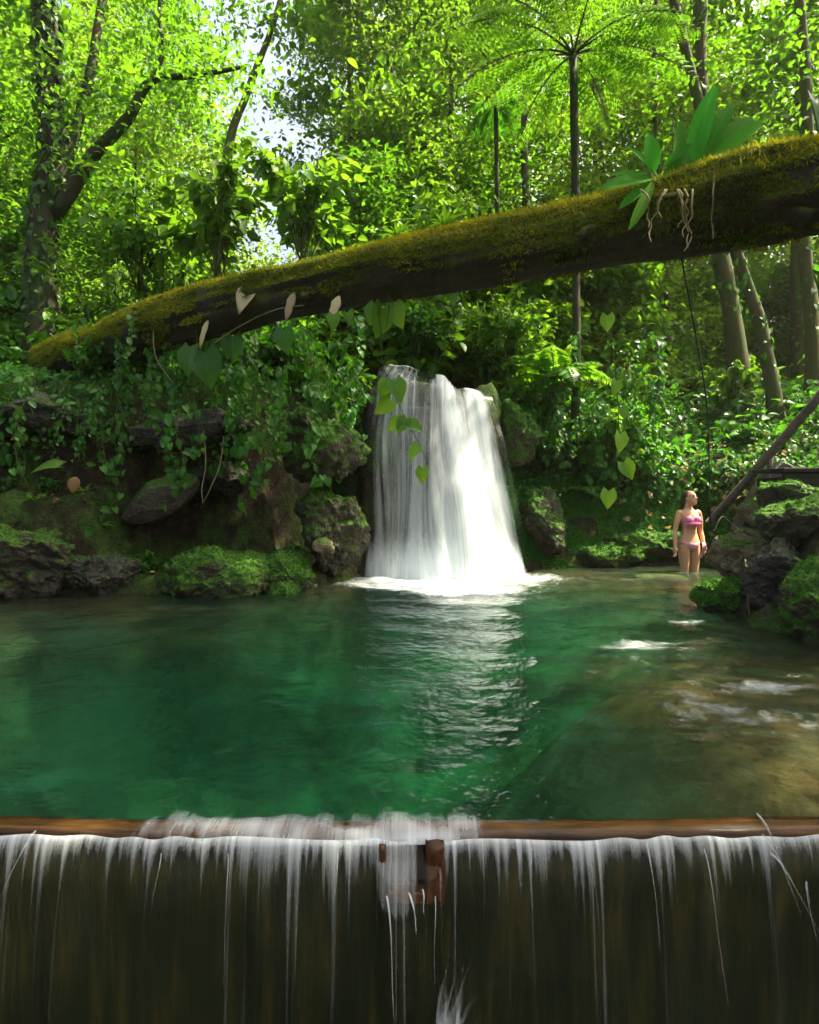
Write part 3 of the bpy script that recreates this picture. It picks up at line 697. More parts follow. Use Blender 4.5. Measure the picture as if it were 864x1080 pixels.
for (px0, py0, px1, py1, r, Y0, d0) in [(683, 888, 697, 1000, .004, 1.86, .5), (742, 895, 768, 1060, .003, 1.84, .5), (408, 945, 416, 1075, .005, 1.80, .6), (459, 945, 459, 1040, .003, 1.8, .5),
        (357, 900, 352, 960, .003, 1.86, .5), (798, 858, 838, 945, .006, 1.97, .42), (804, 880, 846, 965, .005, 1.93, .4), (812, 900, 864, 985, .006, 1.9, .4), (850, 930, 863, 1000, .005, 1.85, .4), (38, 876, 2, 945, .006, 1.95, .42),
        (432, 942, 440, 985, .005, 1.8, .7), (446, 938, 448, 965, .004, 1.8, .7), (240, 900, 236, 1040, .003, 1.84, .45), (170, 900, 160, 960, .003, 1.86, .5), (560, 895, 562, 960, .003, 1.86, .45), (620, 890, 634, 990, .003, 1.86, .4)]:
    a = Acc(); p0, p1 = P(px0, py0, Y0 + .05), P(px1, py1, Y0 - .05); n = 14
    t_ = np.linspace(0, 1, n)[:, None]; pp = p0 + (p1 - p0) * np.concatenate([t_ ** .75, t_, t_ ** 1.2], 1) + .002 * np.sin(t_ * 6 + px0) * np.array((1, 0, 0)) - np.array((0, 2.06, 0))
    tube(a, pp, r * .55 * (1 - .5 * t_[:, 0]) * (1 + .3 * np.sin(t_[:, 0] * 9)), 7, np.clip(d0 * .62 * (1 - .6 * t_[:, 0]), 0, 1).repeat(7))
    a.build('water_strand', M['strand'], root)
a = Acc()   # splash thrown up below the notch: a fan of fine spray threads
for k in range(46):
    b0_ = P(470 + gr.normal(0, 9), 1130, 1.72) - np.array((0, 2.06, 0)); h_ = gr.uniform(.1, .34) ; lx = gr.normal(.04, .03); n = 9; t_ = np.linspace(0, 1, n)
    pp = b0_ + np.stack([lx * t_ + .01 * np.sin(t_ * 7 + k), gr.normal(0, .05) * t_, h_ * (1.5 * t_ - .5 * t_ ** 2)], 1)
    tube(a, pp, gr.uniform(.006, .016) * (1 - .75 * t_), 7, (np.clip(.24 * (1 - t_), 0, 1)).repeat(7))
a.build('splash', M['strand'], root)

# ------------------------------------------------------------------ fallen log
def logY(px): a_ = (px - CX) / F; return 5.46 / (1 + .555 * a_)
ctrl = [(46, 385, 15), (60, 378, 20), (82, 371, 23), (112, 366, 25), (140, 354, 27), (180, 341, 28), (250, 321, 29), (340, 302, 31), (430, 281, 34), (600, 252, 40), (760, 218, 46.5), (864, 199, 51), (960, 180, 56), (1100, 150, 66)]
LP = np.array([P(px, py, logY(px)) for px, py, r in ctrl]); LR = np.array([.915 * r * logY(px) / F for px, py, r in ctrl])
lp = spline(np.column_stack([LP, LR]), 190); LC, LRr = lp[:, :3], lp[:, 3]
root = thing('fallen_log', 'long mossy fallen tree trunk lying across the stream above the waterfall', 'log', tuple(LC[0]))
def log_surface(seg=56):
    tan = nrm(np.gradient(LC, axis=0)); up = np.array((0, 0, 1.0)); V = []
    for i in range(len(LC)):
        s = nrm(np.cross(tan[i], up)); u = np.cross(s, tan[i]); a_ = np.linspace(0, 2 * math.pi, seg, endpoint=False)
        pn = np.stack([np.cos(a_) * 1.3, np.sin(a_) * 1.3, np.full(seg, i * .06)], 1)
        r = LRr[i] * (1 + .09 * fbm(pn, 3, 2) + .06 * fbm(pn * np.array((3, 3, .8)), 3, 8) - .05 * np.abs(vnoise(pn * np.array((5, 5, .5)), 12)) + .10 * np.maximum(0, vnoise(pn * np.array((1.2, 1.2, 1.6)), 40) - .55) * 3) * (.72 if i == 0 else 1)
        V.append(LC[i] + np.outer(np.cos(a_) * r, s) + np.outer(np.sin(a_) * r, u))
    return np.concatenate(V) - LC[0]
seg = 56; V = log_surface(seg); n = len(LC); i0 = np.arange(n - 1)[:, None] * seg; j = np.arange(seg)[None]; j1 = (j + 1) % seg
lq = np.stack([i0 + j, i0 + j1, i0 + seg + j1, i0 + seg + j], -1).reshape(-1, 4)
a = Acc(); a.add(V, [lq, np.arange(seg)[::-1][None], (np.arange(seg) + (n - 1) * seg)[None]])
M['log'] = rock_mat('mossy_bark', (.010, .009, .004), (.024, .019, .009), (.048, .036, .017), .33, .47, (.022, .045, .004), (.085, .105, .010), .8)
lo = a.build('trunk', M['log'], root)
tri = np.vstack([lq[:, [0, 1, 2]], lq[:, [0, 2, 3]]]); cn = np.cross(V[tri[0, 1]] - V[tri[0, 0]], V[tri[0, 2]] - V[tri[0, 0]])
mid = V[tri[0]].mean(0) - (LC[0] - LC[0]);
if cn @ (V[tri[0]].mean(0) - V[:seg].mean(0)) < 0: tri = tri[:, ::-1]
a = Acc(); p, nn = surf_samples(V, tri, 170000, 77)
k = nn[:, 2] + .55 * fbm(p * np.array((2.5, 2.5, 2.5)), 3, 31) > -.38; p, nn = p[k], nn[k]; m_ = len(p)
gr = np.random.default_rng(6)
leaves(a, BLADE, p - nn * .006, nn + rdir(m_, -1, 1, gr) * .7 - np.array((0, 0, .5)), rdir(m_, -1, 1, gr), gr.uniform(.02, .065, m_), np.clip(.35 + .45 * fbm(p * 2.2, 3, 14) + .35 * sstep(.3, 1, nn[:, 2]) + gr.normal(0, .13, m_), 0, 1), gr.uniform(.8, 1.8, m_))  # upward tufts get a yellower tint: sunlight painted into the moss colour
a.build('moss', M['moss'], root, False)
for px_, an, ln_, rr_ in [(318, -.5, .16, .05), (598, -.3, .12, .07), (150, .5, .14, .05), (812, -.8, .10, .08)]:
    c_ = P(px_, np.interp(px_, [q[0] for q in ctrl], [q[1] for q in ctrl]), logY(px_)); R_ = np.interp(px_, [q[0] for q in ctrl], [q[2] for q in ctrl]) * logY(px_) / F * .9
    d_ = nrm(np.array((.25, -math.cos(an), math.sin(an)))); a = Acc(); m0 = c_ + d_ * R_ * .7 - LC[0]
    tube(a, [m0, m0 + d_ * (R_ * .3 + ln_ * .3), m0 + d_ * (R_ * .3 + ln_)], [rr_ * 1.5, rr_, rr_ * .75], 12, wob=.4, seed=int(px_)); a.build('branch_stub', M['log'], root)
def log_at(px):
    """Centre, radius of the log at a photo column."""
    c = P(px, np.interp(px, [q[0] for q in ctrl], [q[1] for q in ctrl]), logY(px)); return c, np.interp(px, [q[0] for q in ctrl], [q[2] for q in ctrl]) * logY(px) / F

# ------------------------------------------------------------------ plant prototypes
def branchy(gr, base, top, bend):
    n = 7; t = np.linspace(0, 1, n)[:, None]
    return base + (top - base) * t + bend * np.sin(t * math.pi) + gr.normal(0, .02 * np.linalg.norm(top - base), (n, 3)) * t * (1 - t) * 3
def make_shrub(name, label, seed, H, Wd, nstem, nleaf, tpl, size, mat, wr=1.0, droop=.35, smat='stem'):
    gr = np.random.default_rng(seed); root = thing(name, label, 'shrub' if 'shrub' in name else 'plant')
    st, lf = Acc(), Acc()
    for s in range(nstem):
        az = 2.4 * s + gr.uniform(-.4, .4); r = Wd * gr.uniform(.25, 1.0)
        tip = np.array((r * math.cos(az), r * math.sin(az), H * gr.uniform(.55, 1.0) * (1 - .25 * r / Wd)))
        path = branchy(gr, np.array((gr.normal(0, .04), gr.normal(0, .04), -.1)), tip, np.array((0, 0, H * .12)))
        tube(st, path, np.linspace(.013, .004, 7) * (H / 1.4), 5)
        subs = [path]
        for b in range(4):
            i = gr.integers(2, 6); d = rdir(1, -.1, .7, gr)[0] * H * gr.uniform(.2, .4)
            sb = branchy(gr, path[i], path[i] + d, np.array((0, 0, .04))); tube(st, sb, np.linspace(.006, .002, 7) * (H / 1.4), 4, cap=False); subs.append(sb)
        m = nleaf // nstem
        for _ in range(m):
            sb = subs[gr.integers(0, len(subs))]; u = gr.uniform(.35, 1) if sb is path else gr.uniform(.1, 1.02)
            q = sb[min(6, int(u * 6))] + gr.normal(0, .03, 3)
            out_ = nrm(np.array((q[0], q[1], 0)) + gr.normal(0, .25, 3)); ax = nrm(out_ + np.array((0, 0, -droop + gr.normal(0, .3))) + gr.normal(0, .45, 3))
            leaves(lf, tpl, q[None], ax, nrm(np.array((0, 0, 1.0)) + gr.normal(0, .4, 3)), size * gr.uniform(.55, 1.15), np.clip(gr.normal(.45 + .25 * q[2] / H - .1, .22), 0, 1), wr)
    st.build('stem', M[smat], root); lf.build('foliage', M[mat], root)
    return root
def frond(acc, base, direction, L, arch, gr, pin=.22, n=22, tint=.5, width=.32, stems=None, rachis=.008):
    d = nrm(direction); t = np.linspace(0, 1, n)
    h = nrm(np.array((d[0], d[1], 0)) + 1e-5); el = d[2]
    pts = base + np.outer(t * L * (1 - .12 * t), h) * math.sqrt(max(.05, 1 - el * el)) + np.outer(L * (el * t - arch * t ** 2), (0, 0, 1))
    if stems is not None: tube(stems, pts, np.linspace(rachis, rachis * .25, n), 5, cap=False)
    tan = nrm(np.gradient(pts, axis=0)); side = nrm(np.cross(tan, (0, 0, 1.0))); up = np.cross(side, tan)
    ln = L * pin * np.clip(np.sin(np.pi * (t * .92 + .08) ** .8), .05, 1)
    for s in (-1, 1):
        ax = s * side * .95 + tan * .45 - np.array((0, 0, .22)) + gr.normal(0, .05, (n, 3))
        leaves(acc, LEAF_NARROW, pts[2:], ax[2:], up[2:], ln[2:], np.clip(tint + gr.normal(0, .1, n - 2), 0, 1), width / .3)
def make_fern(seed, L, nf, label, name='fern', arch=.55):
    gr = np.random.default_rng(seed); root = thing(name, label, 'fern'); lf, st = Acc(), Acc()
    for k in range(nf):
        az = k * 2.4; el = gr.uniform(.35, .85)
        frond(lf, np.zeros(3), np.array((math.cos(az) * (1 - el * el) ** .5, math.sin(az) * (1 - el * el) ** .5, el)), L * gr.uniform(.7, 1.1), arch * gr.uniform(.8, 1.3), gr, tint=gr.uniform(.3, .7), stems=st, n=26)
    st.build('stem', M['stem'], root); lf.build('foliage', M['fern'], root); return root
def make_strap(seed, L, nf, label, tpl=LEAF_STRAP, mat='fern', name='strap_plant', w=1.0):
    gr = np.random.default_rng(seed); root = thing(name, label, 'plant'); lf, st = Acc(), Acc()
    for k in range(nf):
        az = k * 2.4 + gr.uniform(-.3, .3); el = gr.uniform(.35, 1.1)
        leaves(lf, tpl, gr.normal(0, .015, (1, 3)), (math.cos(az) * math.cos(el), math.sin(az) * math.cos(el), math.sin(el)), (0, 0, 1.0) if el < .9 else (-math.cos(az), -math.sin(az), .3), L * gr.uniform(.6, 1.1), gr.uniform(.2, .9), w)
    tube(st, [(0, 0, -.05), (0, 0, .0), (0, 0, .03)], [.02, .02, .012], 6); st.build('stem', M['stem'], root); lf.build('foliage', M[mat], root); return root

def make_tree(name, label, seed, H, r0, cb, spread, nl, clumps, per, leaf, mat, lean=(0, 0), sig=.42, bark='bark', tpl=LEAF):
    gr = np.random.default_rng(seed); root = thing(name, label, 'tree'); tr, cr = Acc(), Acc()
    n = 14; t = np.linspace(0, 1, n)
    path = np.stack([lean[0] * t ** 1.3 + .012 * H * np.sin(t * 5 + seed), lean[1] * t ** 1.3 + .012 * H * np.cos(t * 4 + seed * 2), H * t - .4], 1)
    rad = r0 * (1 - .8 * t) * (1 + .7 * np.exp(-t * 22)); tube(tr, path, rad, 12, wob=.15, seed=seed)
    tips = []
    for k in range(nl):
        u = cb + (1 - cb) * (k + gr.uniform(0, 1)) / nl; i = u * (n - 1); b = path[int(i)] * (1 - i % 1) + path[min(n - 1, int(i) + 1)] * (i % 1)
        az = k * 2.4 + gr.uniform(-.4, .4); L = spread * (1.0 - .55 * (u - cb) / (1 - cb)) * gr.uniform(.65, 1.1)
        d = np.array((math.cos(az), math.sin(az), gr.uniform(.15, .7))); e = b + d * L
        lb = branchy(gr, b, e, np.array((0, 0, .12 * L))); tube(tr, lb, np.linspace(max(.02, r0 * .28 * (1.1 - u)), .008, 7), 6, cap=False)
        for s in range(4):
            j_ = gr.integers(2, 7); dd = nrm(d + rdir(1, -.5, .6, gr)[0] * 1.2) * L * gr.uniform(.25, .5)
            sb = branchy(gr, lb[j_], lb[j_] + dd, np.zeros(3)); tube(tr, sb, np.linspace(.014, .004, 7), 4, cap=False)
            tips += [sb[6], sb[4], sb[5]]
        tips += [lb[6], lb[5], lb[4]]
    tips = np.array(tips); idx = gr.integers(0, len(tips), clumps)
    ctr = tips[idx] + gr.normal(0, sig * .7, (clumps, 3)) * np.array((1, 1, .6))
    pos = np.repeat(ctr, per, 0) + gr.normal(0, sig, (clumps * per, 3)) * np.array((1, 1, .5)); m = len(pos)
    ax = rdir(m, -.8, .35, gr); tint = np.clip(np.repeat(gr.uniform(.1, .9, clumps), per) + gr.normal(0, .18, m), 0, 1)
    leaves(cr, tpl, pos, ax, np.array((0, 0, 1.0)) + gr.normal(0, .55, (m, 3)), leaf * gr.uniform(.6, 1.2, m), tint)
    tr.build('trunk', M[bark], root); cr.build('crown', M[mat], root); return root

# far-off forest: one mass
def far_forest():
    gr = np.random.default_rng(91); a = Acc(); nc = 3300
    ang = gr.uniform(-.85, .85, nc); R = gr.uniform(30, 52, nc); low = np.exp(-((ang + .215) / .075) ** 2); x = R * np.sin(ang) ; y = R * np.cos(ang)
    base = terrain(x, y); hmax = 13 + 10 * (vnoise(np.stack([ang * 9, R * 0.12, R * 0], 1), 4) * .5 + .5) + .25 * (R - 30); hmax = hmax * (1 - .62 * low)
    z = base + hmax * gr.uniform(0, 1, nc) ** .85
    per = 26; pos = np.repeat(np.stack([x, y, z], 1), per, 0) + gr.normal(0, .85, (nc * per, 3)) * np.array((1, 1, .6)); m = len(pos)
    leaves(a, LEAF, pos, rdir(m, -.8, .4, gr), np.array((0, 0, 1.0)) + gr.normal(0, .6, (m, 3)), gr.uniform(.25, .5, m), np.clip(np.repeat(gr.uniform(.2, .95, nc), per) + gr.normal(0, .15, m), 0, 1))
    tag(a.build('far_forest', M['canopy2'], smooth=True), kind='stuff')
far_forest()

# ------------------------------------------------------------------ trees
G_BACK = 'slender trees standing in the forest behind the pool'
protos = [
    make_tree('rainforest_tree', 'p', 101, 17, .20, .30, 3.6, 20, 260, 24, .27, 'canopy', (.6, .2), tpl=LEAF_BROAD),
    make_tree('rainforest_tree', 'p', 102, 21, .24, .25, 4.2, 24, 300, 34, .22, 'canopy2', (-.8, .3)),
    make_tree('rainforest_tree', 'p', 103, 14, .13, .22, 2.6, 18, 200, 34, .17, 'canopy2', (.9, -.2), .36),
    make_tree('rainforest_tree', 'p', 104, 19, .18, .35, 3.4, 20, 240, 24, .25, 'canopy', (-1.2, .2), .4, tpl=LEAF_BROAD),
    make_tree('rainforest_tree', 'p', 105, 11, .09, .15, 2.0, 16, 170, 30, .16, 'canopy2', (.3, .4), .34),
]
def place_tree(k, x, y, rz, s, label, group=None, first={}):
    loc = (x, y, gz(x, y) - .1)
    if k not in first:
        first[k] = 1; r = protos[k]; r.location = loc; r.rotation_euler = (0, 0, rz); r.scale = (s,) * 3; r['label'] = label
        if group: r['group'] = group
        return r
    r = dup(protos[k], loc, rz, s, label); 
    if group: r['group'] = group
    elif 'group' in r: del r['group']
    return r
spec = [ # px column at base, Y, prototype, rz, scale
    (-60, 14, 0, 0, 1), (20, 18, 1, 1, 1), (90, 22, 2, 2, 1.15), (130, 15.5, 4, .4, .9), (150, 26, 3, 3, 1.1), (185, 19, 4, 2.2, .8), (60, 27, 1, 4, 1.15), (-40, 24, 3, 5, 1.1),
    (385, 17, 3, .5, .9), (395, 22, 1, 1.4, 1.0), (430, 15, 2, 2.6, .95), (460, 25, 0, 3.6, 1.15), (480, 18, 0, 4.4, .95), (410, 29, 1, 5.2, 1.1), (345, 27, 4, .2, .8),
    (520, 21, 3, .9, 1.1), (555, 15.5, 4, 1.9, 1.1), (590, 24, 1, 2.9, 1.05), (640, 18.5, 2, 3.8, 1.1), (680, 27, 0, 4.9, 1.1), (700, 15, 4, 5.6, 1.0), (745, 21, 3, .3, 1.0),
    (800, 25, 1, 1.1, 1.0), (850, 17, 0, 2.1, .95), (905, 20, 2, 3.1, 1.1), (960, 15, 3, 4.1, 1.0), (880, 29, 1, 5.0, 1.1), (760, 29, 0, 5.9, 1.1), (620, 29, 3, 1.6, 1.2), (1010, 24, 1, 2.3, 1.0), (-130, 19, 1, 3.3, 1)]
for px, Y_, k, rz, s in spec:
    if px < 300: lab = 'slender tree in the forest left of the pale sky gap'; gp = 'background trees on the left'
    elif px < 500: lab = 'leafy tree rising in the forest directly behind the waterfall'; gp = 'background trees behind the waterfall'
    else: lab = 'slender leafy tree in the bright forest on the right, behind the log'; gp = 'background trees on the right'
    place_tree(k, (px - CX) / F * Y_, Y_, rz, s, lab, gp)

protos.append(make_tree('understorey_tree', 'p', 106, 6.5, .06, .06, 1.7, 20, 190, 34, .19, 'canopy', (.3, .2), .34))
protos.append(make_tree('understorey_tree', 'p', 107, 5.0, .05, .05, 1.5, 18, 150, 34, .22, 'lime', (-.3, .2), .34, tpl=LEAF_BROAD))
protos.append(make_tree('rainforest_tree', 'p', 108, 23, .22, .62, 4.2, 20, 430, 30, .22, 'canopy', (-.5, .3), .45))  # added shade tree: high crown shades the left bank and clears the person
for px, Y_, k, rz, s in [(-30, 13, 5, 0, 1.1), (60, 14.5, 6, 1, 1), (110, 12.5, 5, 2, .8), (175, 14, 6, 3, .9), (215, 17, 5, 4, 1), (10, 20, 5, 1.4, 1.5), (120, 19, 6, 2.2, 1.3), (300, 20, 6, 5, 1.1)]:
    place_tree(k, (px - CX) / F * Y_, Y_, rz, s, 'leafy low tree in the left undergrowth behind the lime shrubs', 'low trees in the left undergrowth')
for px, Y_, k, rz, s in [(370, 13, 5, 0, .9), (420, 14, 5, 1, 1), (465, 12.5, 6, 2, .9), (505, 15, 5, 3, 1.1), (545, 13, 6, 4, .9), (390, 18, 5, 4.6, 1.4), (470, 20, 6, 5.2, 1.5)]:
    place_tree(k, (px - CX) / F * Y_, Y_, rz, s, 'leafy low tree behind the waterfall under the tall canopy', 'low trees behind the waterfall')
for px, Y_, k, rz, s in [(595, 16, 5, 0, 1), (650, 14, 6, 1, .9), (690, 17, 5, 2, 1.1), (735, 19, 6, 3, 1), (850, 19, 6, 5, 1), (890, 17, 5, 6, 1.2), (640, 21, 6, 5.4, 1.5), (770, 23, 5, .7, 1.5)]:
    place_tree(k, (px - CX) / F * Y_, Y_, rz, s, 'leafy low tree between the trunks in the right forest', 'low trees in the right forest')
for x_, y_, k, rz, s, lab in [(9.4, 4.4, 3, .4, 1.0, 'unseen slender tree added for dappled shade on the right bank, nearest the weir'), (9.0, .9, 0, 3.0, .9, 'unseen slender tree added for dappled shade on the right bank downstream of the weir'), (8.9, 7.7, 7, 1.2, .9, 'unseen tall high crowned tree added on the right bank to shade the left bank')]:  # out-of-frame trees, added to throw shade on the pool and left bank
    place_tree(k, x_, y_, rz, s, lab)

def custom_tree(name, label, paths, radii, leafspots, leafsz, mat, bark, seed, per=36, sig=.4, ivy=0, cat='tree'):
    """paths: limbs in world space; the first is the trunk."""
    gr = np.random.default_rng(seed); o = np.array(paths[0][0], float); root = thing(name, label, cat, tuple(o)); tr, cr = Acc(), Acc()
    for pth, (ra, rb) in zip(paths, radii):
        pp = spline(pth, 26) - o; tube(tr, pp, np.linspace(ra, rb, 26) * (1 + (.6 * np.exp(-np.linspace(0, 1, 26) * 18) if pth is paths[0] else 0)), 14, wob=.16, seed=seed)
    tr.build('trunk', M[bark], root)
    if leafspots:
        for c, n, sg in leafspots:
            c = np.asarray(c) - o; cc = c + gr.normal(0, sg, (n, 3)) * np.array((1, 1, .7)); pos = np.repeat(cc, per, 0) + gr.normal(0, sig, (n * per, 3)) * np.array((1, 1, .55)); m = len(pos)
            leaves(cr, LEAF, pos, rdir(m, -.9, .3, gr), np.array((0, 0, 1.0)) + gr.normal(0, .5, (m, 3)), leafsz * gr.uniform(.6, 1.2, m), np.clip(np.repeat(gr.uniform(.1, .8, n), per) + gr.normal(0, .15, m), 0, 1))
        cr.build('crown', M[mat], root)
    if ivy:
        iv = Acc(); pp = spline(paths[0], 200) - o; i = gr.integers(0, 150, ivy); th = gr.uniform(0, 6.283, ivy); rr = np.interp(i / 199, [0, 1], radii[0]) * 1.08
        dr = np.stack([np.cos(th), np.sin(th), th * 0], 1); pos = pp[i] + dr * rr[:, None]
        leaves(iv, LEAF_HEART, pos, dr * .55 + np.array((0, 0, -.8)) + gr.normal(0, .3, (ivy, 3)), dr, gr.uniform(.06, .17, ivy), gr.uniform(.1, .9, ivy))
        iv.build('climbing_ivy', M['ivy'], root)
    return root
Yt = 11.0
b = P(48, 300, Yt); b[2] = gz(b[0], b[1]) - .2
custom_tree('forked_tree', 'big dark ivy clad tree trunk with forking limbs at the far left', [
    [b, P(44, 250, Yt), P(58, 170, Yt), P(52, 90, Yt), P(48, 0, Yt), P(40, -120, Yt), P(60, -260, Yt)],
    [P(57, 215, Yt), P(72, 165, Yt + .1), P(95, 80, Yt + .3), P(108, 0, Yt + .5), P(135, -90, Yt + .6)],
    [P(60, 225, Yt), P(98, 165, Yt - .3), P(135, 125, Yt - .5), P(160, 85, Yt - .6), P(205, 80, Yt - .8), P(260, 70, Yt - .8)],
    [P(158, 88, Yt - .6), P(172, 55, Yt - .6), P(168, 10, Yt - .6), P(175, -60, Yt - .6)]],
    [(.30, .16), (.13, .06), (.14, .03), (.05, .02)],
    [(P(60, -200, Yt), 40, 1.6), (P(150, -60, Yt), 22, 1.0), (P(230, 60, Yt - .8), 10, .5), (P(120, 20, Yt), 16, .6), (P(20, 60, Yt), 12, .6), (P(190, -10, Yt - .6), 14, .6), (P(130, 130, Yt - .5), 8, .35), (P(95, 165, Yt - .3), 7, .3), (P(165, 60, Yt - .6), 8, .4), (P(85, 110, Yt), 8, .4), (P(40, 140, Yt), 8, .45), (P(200, 90, Yt - .8), 8, .3)], .15, 'canopy', 'bark_dark', 201, ivy=1100)
Yt = 15
b = P(237, 178, Yt); b2 = b.copy(); b2[0] -= .6; b2[2] = gz(b2[0], Yt) - .2
custom_tree('leaning_tree', 'thin pale trunk leaning right in front of the pale sky gap', [[b2, b, P(262, 95, Yt), P(290, 20, Yt), P(310, -60, Yt)]], [(.13, .05)], [(P(270, 40, Yt), 5, .5), (P(225, 30, Yt), 8, .6)], .16, 'canopy', 'bark', 202)
for (pb, Yt, pth, ra, rb, lab, seed) in [
    (P(785, 395, 12.0), 12.0, [(772, 330), (757, 255), (742, 130), (738, 40), (742, -80)], .19, .12, 'thick brown trunk, left of the pair beneath the log on the right', 211),
    (P(822, 425, 11.0), 11.0, [(806, 360), (788, 300), (772, 250), (740, 120), (700, -40)], .13, .08, 'slanting dark trunk, right of the pair beneath the log on the right', 212),
    (P(858, 390, 11.5), 11.5, [(856, 330), (848, 250), (852, 120), (838, -60)], .14, .09, 'straight dark trunk close to the right frame edge', 213),
    (P(706, 385, 14.0), 14.0, [(704, 320), (700, 240), (690, 100), (694, -40)], .08, .05, 'thin straight trunk behind the hanging dark liana', 214),
    (P(600, 330, 14.0), 14.0, [(560, 300), (556, 240), (553, 120), (560, -60)], .11, .07, 'thin trunk half hidden behind the log left of the tree fern', 215)]:
    b = pb.copy(); b[2] = gz(b[0], Yt) - .2
    top = P(pth[-1][0], pth[-1][1], Yt)
    custom_tree('slender_tree', lab, [[b] + [P(x_, y_, Yt) for x_, y_ in pth]], [(ra, rb)], [(top, 26, 1.5), (P(pth[-2][0], pth[-2][1], Yt), 8, .9)], .16, 'canopy', 'bark', seed, ivy=60)
# tree ferns
def tree_fern(label, base, top, r, L, nf, seed, mat='fern', name='tree_fern'):
    gr = np.random.default_rng(seed); base = np.array(base); root = thing(name, label, 'tree fern' if name == 'tree_fern' else 'palm', tuple(base)); tr, lf, st = Acc(), Acc(), Acc()
    pp = spline([base, base * .6 + top * .4 + np.array((.05, 0, 0)), top], 16) - base; tube(tr, pp, np.linspace(r * 1.2, r, 16), 10, wob=.25, seed=seed); tr.build('trunk', M['bark_dark'], root)
    for k in range(nf):
        az = k * 2 * math.pi / nf + gr.uniform(-.15, .15); el = gr.uniform(.35, .62)
        d = np.array((math.cos(az), math.sin(az), 0)) * math.sqrt(1 - el * el) + np.array((0, 0, el))
        # two-times divided frond: each side branch is a small frond of its own
        Lk = L * gr.uniform(.85, 1.1); n = 22; t = np.linspace(0, 1, n); h = nrm(np.array((d[0], d[1], 0)))
        pts = (top - base) + np.outer(t * Lk, h) * .9 + np.outer(Lk * (el * t - .62 * t ** 2), (0, 0, 1)); tube(st, pts, np.linspace(.022, .005, n), 5, cap=False)
        tan = nrm(np.gradient(pts, axis=0)); side = nrm(np.cross(tan, (0, 0, 1.0)))
        for i in range(3, n):
            ln = Lk * .26 * math.sin(math.pi * (t[i] * .9 + .08)) + .04
            for s in (-1, 1):
                dd = nrm(side[i] * s + tan[i] * .35 + np.array((0, 0, -.12))); frond(lf, pts[i], dd, ln, .25, gr, pin=.24, n=11, tint=gr.uniform(.4, .85), width=.34)
    st.build('stem', M['stem'], root); lf.build('foliage', M[mat], root); return root
b = P(605, 215, 10.0); b[2] = gz(b[0], 10) - .1
tree_fern('tall tree fern with arching feathery fronds above the log', b, P(605, 58, 10.0), .065, 2.6, 13, 301)
b = P(523, 200, 12.5); b[2] = gz(b[0], 12.5) - .1
def fan_palm(label, base, top, seed):
    gr = np.random.default_rng(seed); base = np.array(base); root = thing('palm', label, 'palm', tuple(base)); tr, lf, st = Acc(), Acc(), Acc()
    tube(tr, spline([base, (base + top) / 2 + np.array((.04, 0, 0)), top], 12) - base, .05, 9, wob=.2); tr.build('trunk', M['bark_dark'], root)
    for k in range(11):
        az = k * 2.4; d = np.array((math.cos(az), math.sin(az), gr.uniform(-.1, .8)))
        frond(lf, top - base, nrm(d), 1.0 * gr.uniform(.8, 1.1), .7, gr, pin=.3, n=26, tint=gr.uniform(.15, .5), width=.2, stems=st)
    st.build('stem', M['stem'], root); lf.build('foliage', M['shrub'], root)
fan_palm('small dark palm on a thin trunk left of the tree fern', b, P(523, 112, 12.5), 302)

# ------------------------------------------------------------------ undergrowth
SH = {
 'broad': make_shrub('broadleaf_shrub', 'p', 401, 1.7, .8, 9, 420, LEAF_BROAD, .19, 'shrub'),
 'lime': make_shrub('broadleaf_shrub', 'p', 402, 2.0, 1.0, 11, 620, LEAF_BROAD, .22, 'lime'),
 'small': make_shrub('small_leaved_shrub', 'p', 403, 1.4, .75, 12, 1300, LEAF, .11, 'shrub'),
 'heart': make_shrub('heart_leaved_plant', 'p', 404, 1.1, .7, 9, 180, LEAF_HEART, .22, 'ivy'),
 'tall': make_shrub('small_leaved_shrub', 'p', 405, 2.6, .9, 12, 1700, LEAF, .13, 'lime'),
 'fern': make_fern(406, 1.0, 14, 'p'), 'fern2': make_fern(407, .6, 11, 'p'),
 'strap': make_strap(408, .6, 16, 'p'),
}
used = set()
def plant(k, x, y, z=None, rz=None, s=1.0, label='', group=None, tilt=(0, 0)):
    z = gz(x, y) - .03 if z is None else z; rz = random.uniform(0, 6.28) if rz is None else rz
    if k not in used:
        used.add(k); r = SH[k]; r.location = (x, y, z); r.rotation_euler = (tilt[0], tilt[1], rz); r.scale = (s,) * 3; r['label'] = label
        if group: r['group'] = group
    else:
        r = dup(SH[k], (x, y, z), rz, s, label, group, tilt)
        if group is None and 'group' in r: del r['group']
    return r
KN = {'broad': 'broad leaved green shrub', 'lime': 'bright lime green broad leaved shrub', 'small': 'fine leaved dark green shrub', 'heart': 'heart leaved dark green plant', 'tall': 'tall fine leaved light green shrub', 'fern': 'large arching fern', 'fern2': 'small fern', 'strap': 'strap leaved plant'}
def zone(n, xr, yr, kinds, smin, smax, where, seed, cond=None):
    rr = random.Random(seed); k = 0; tries = 0
    while k < n and tries < n * 20:
        tries += 1
        x, y = rr.uniform(*xr), rr.uniform(*yr)
        if cond and not cond(x, y): continue
        kd = rr.choice(kinds); k += 1
        plant(kd, x, y, None, rr.uniform(0, 6.28), rr.uniform(smin, smax), KN[kd] + ' ' + where, KN[kd] + 's ' + where)
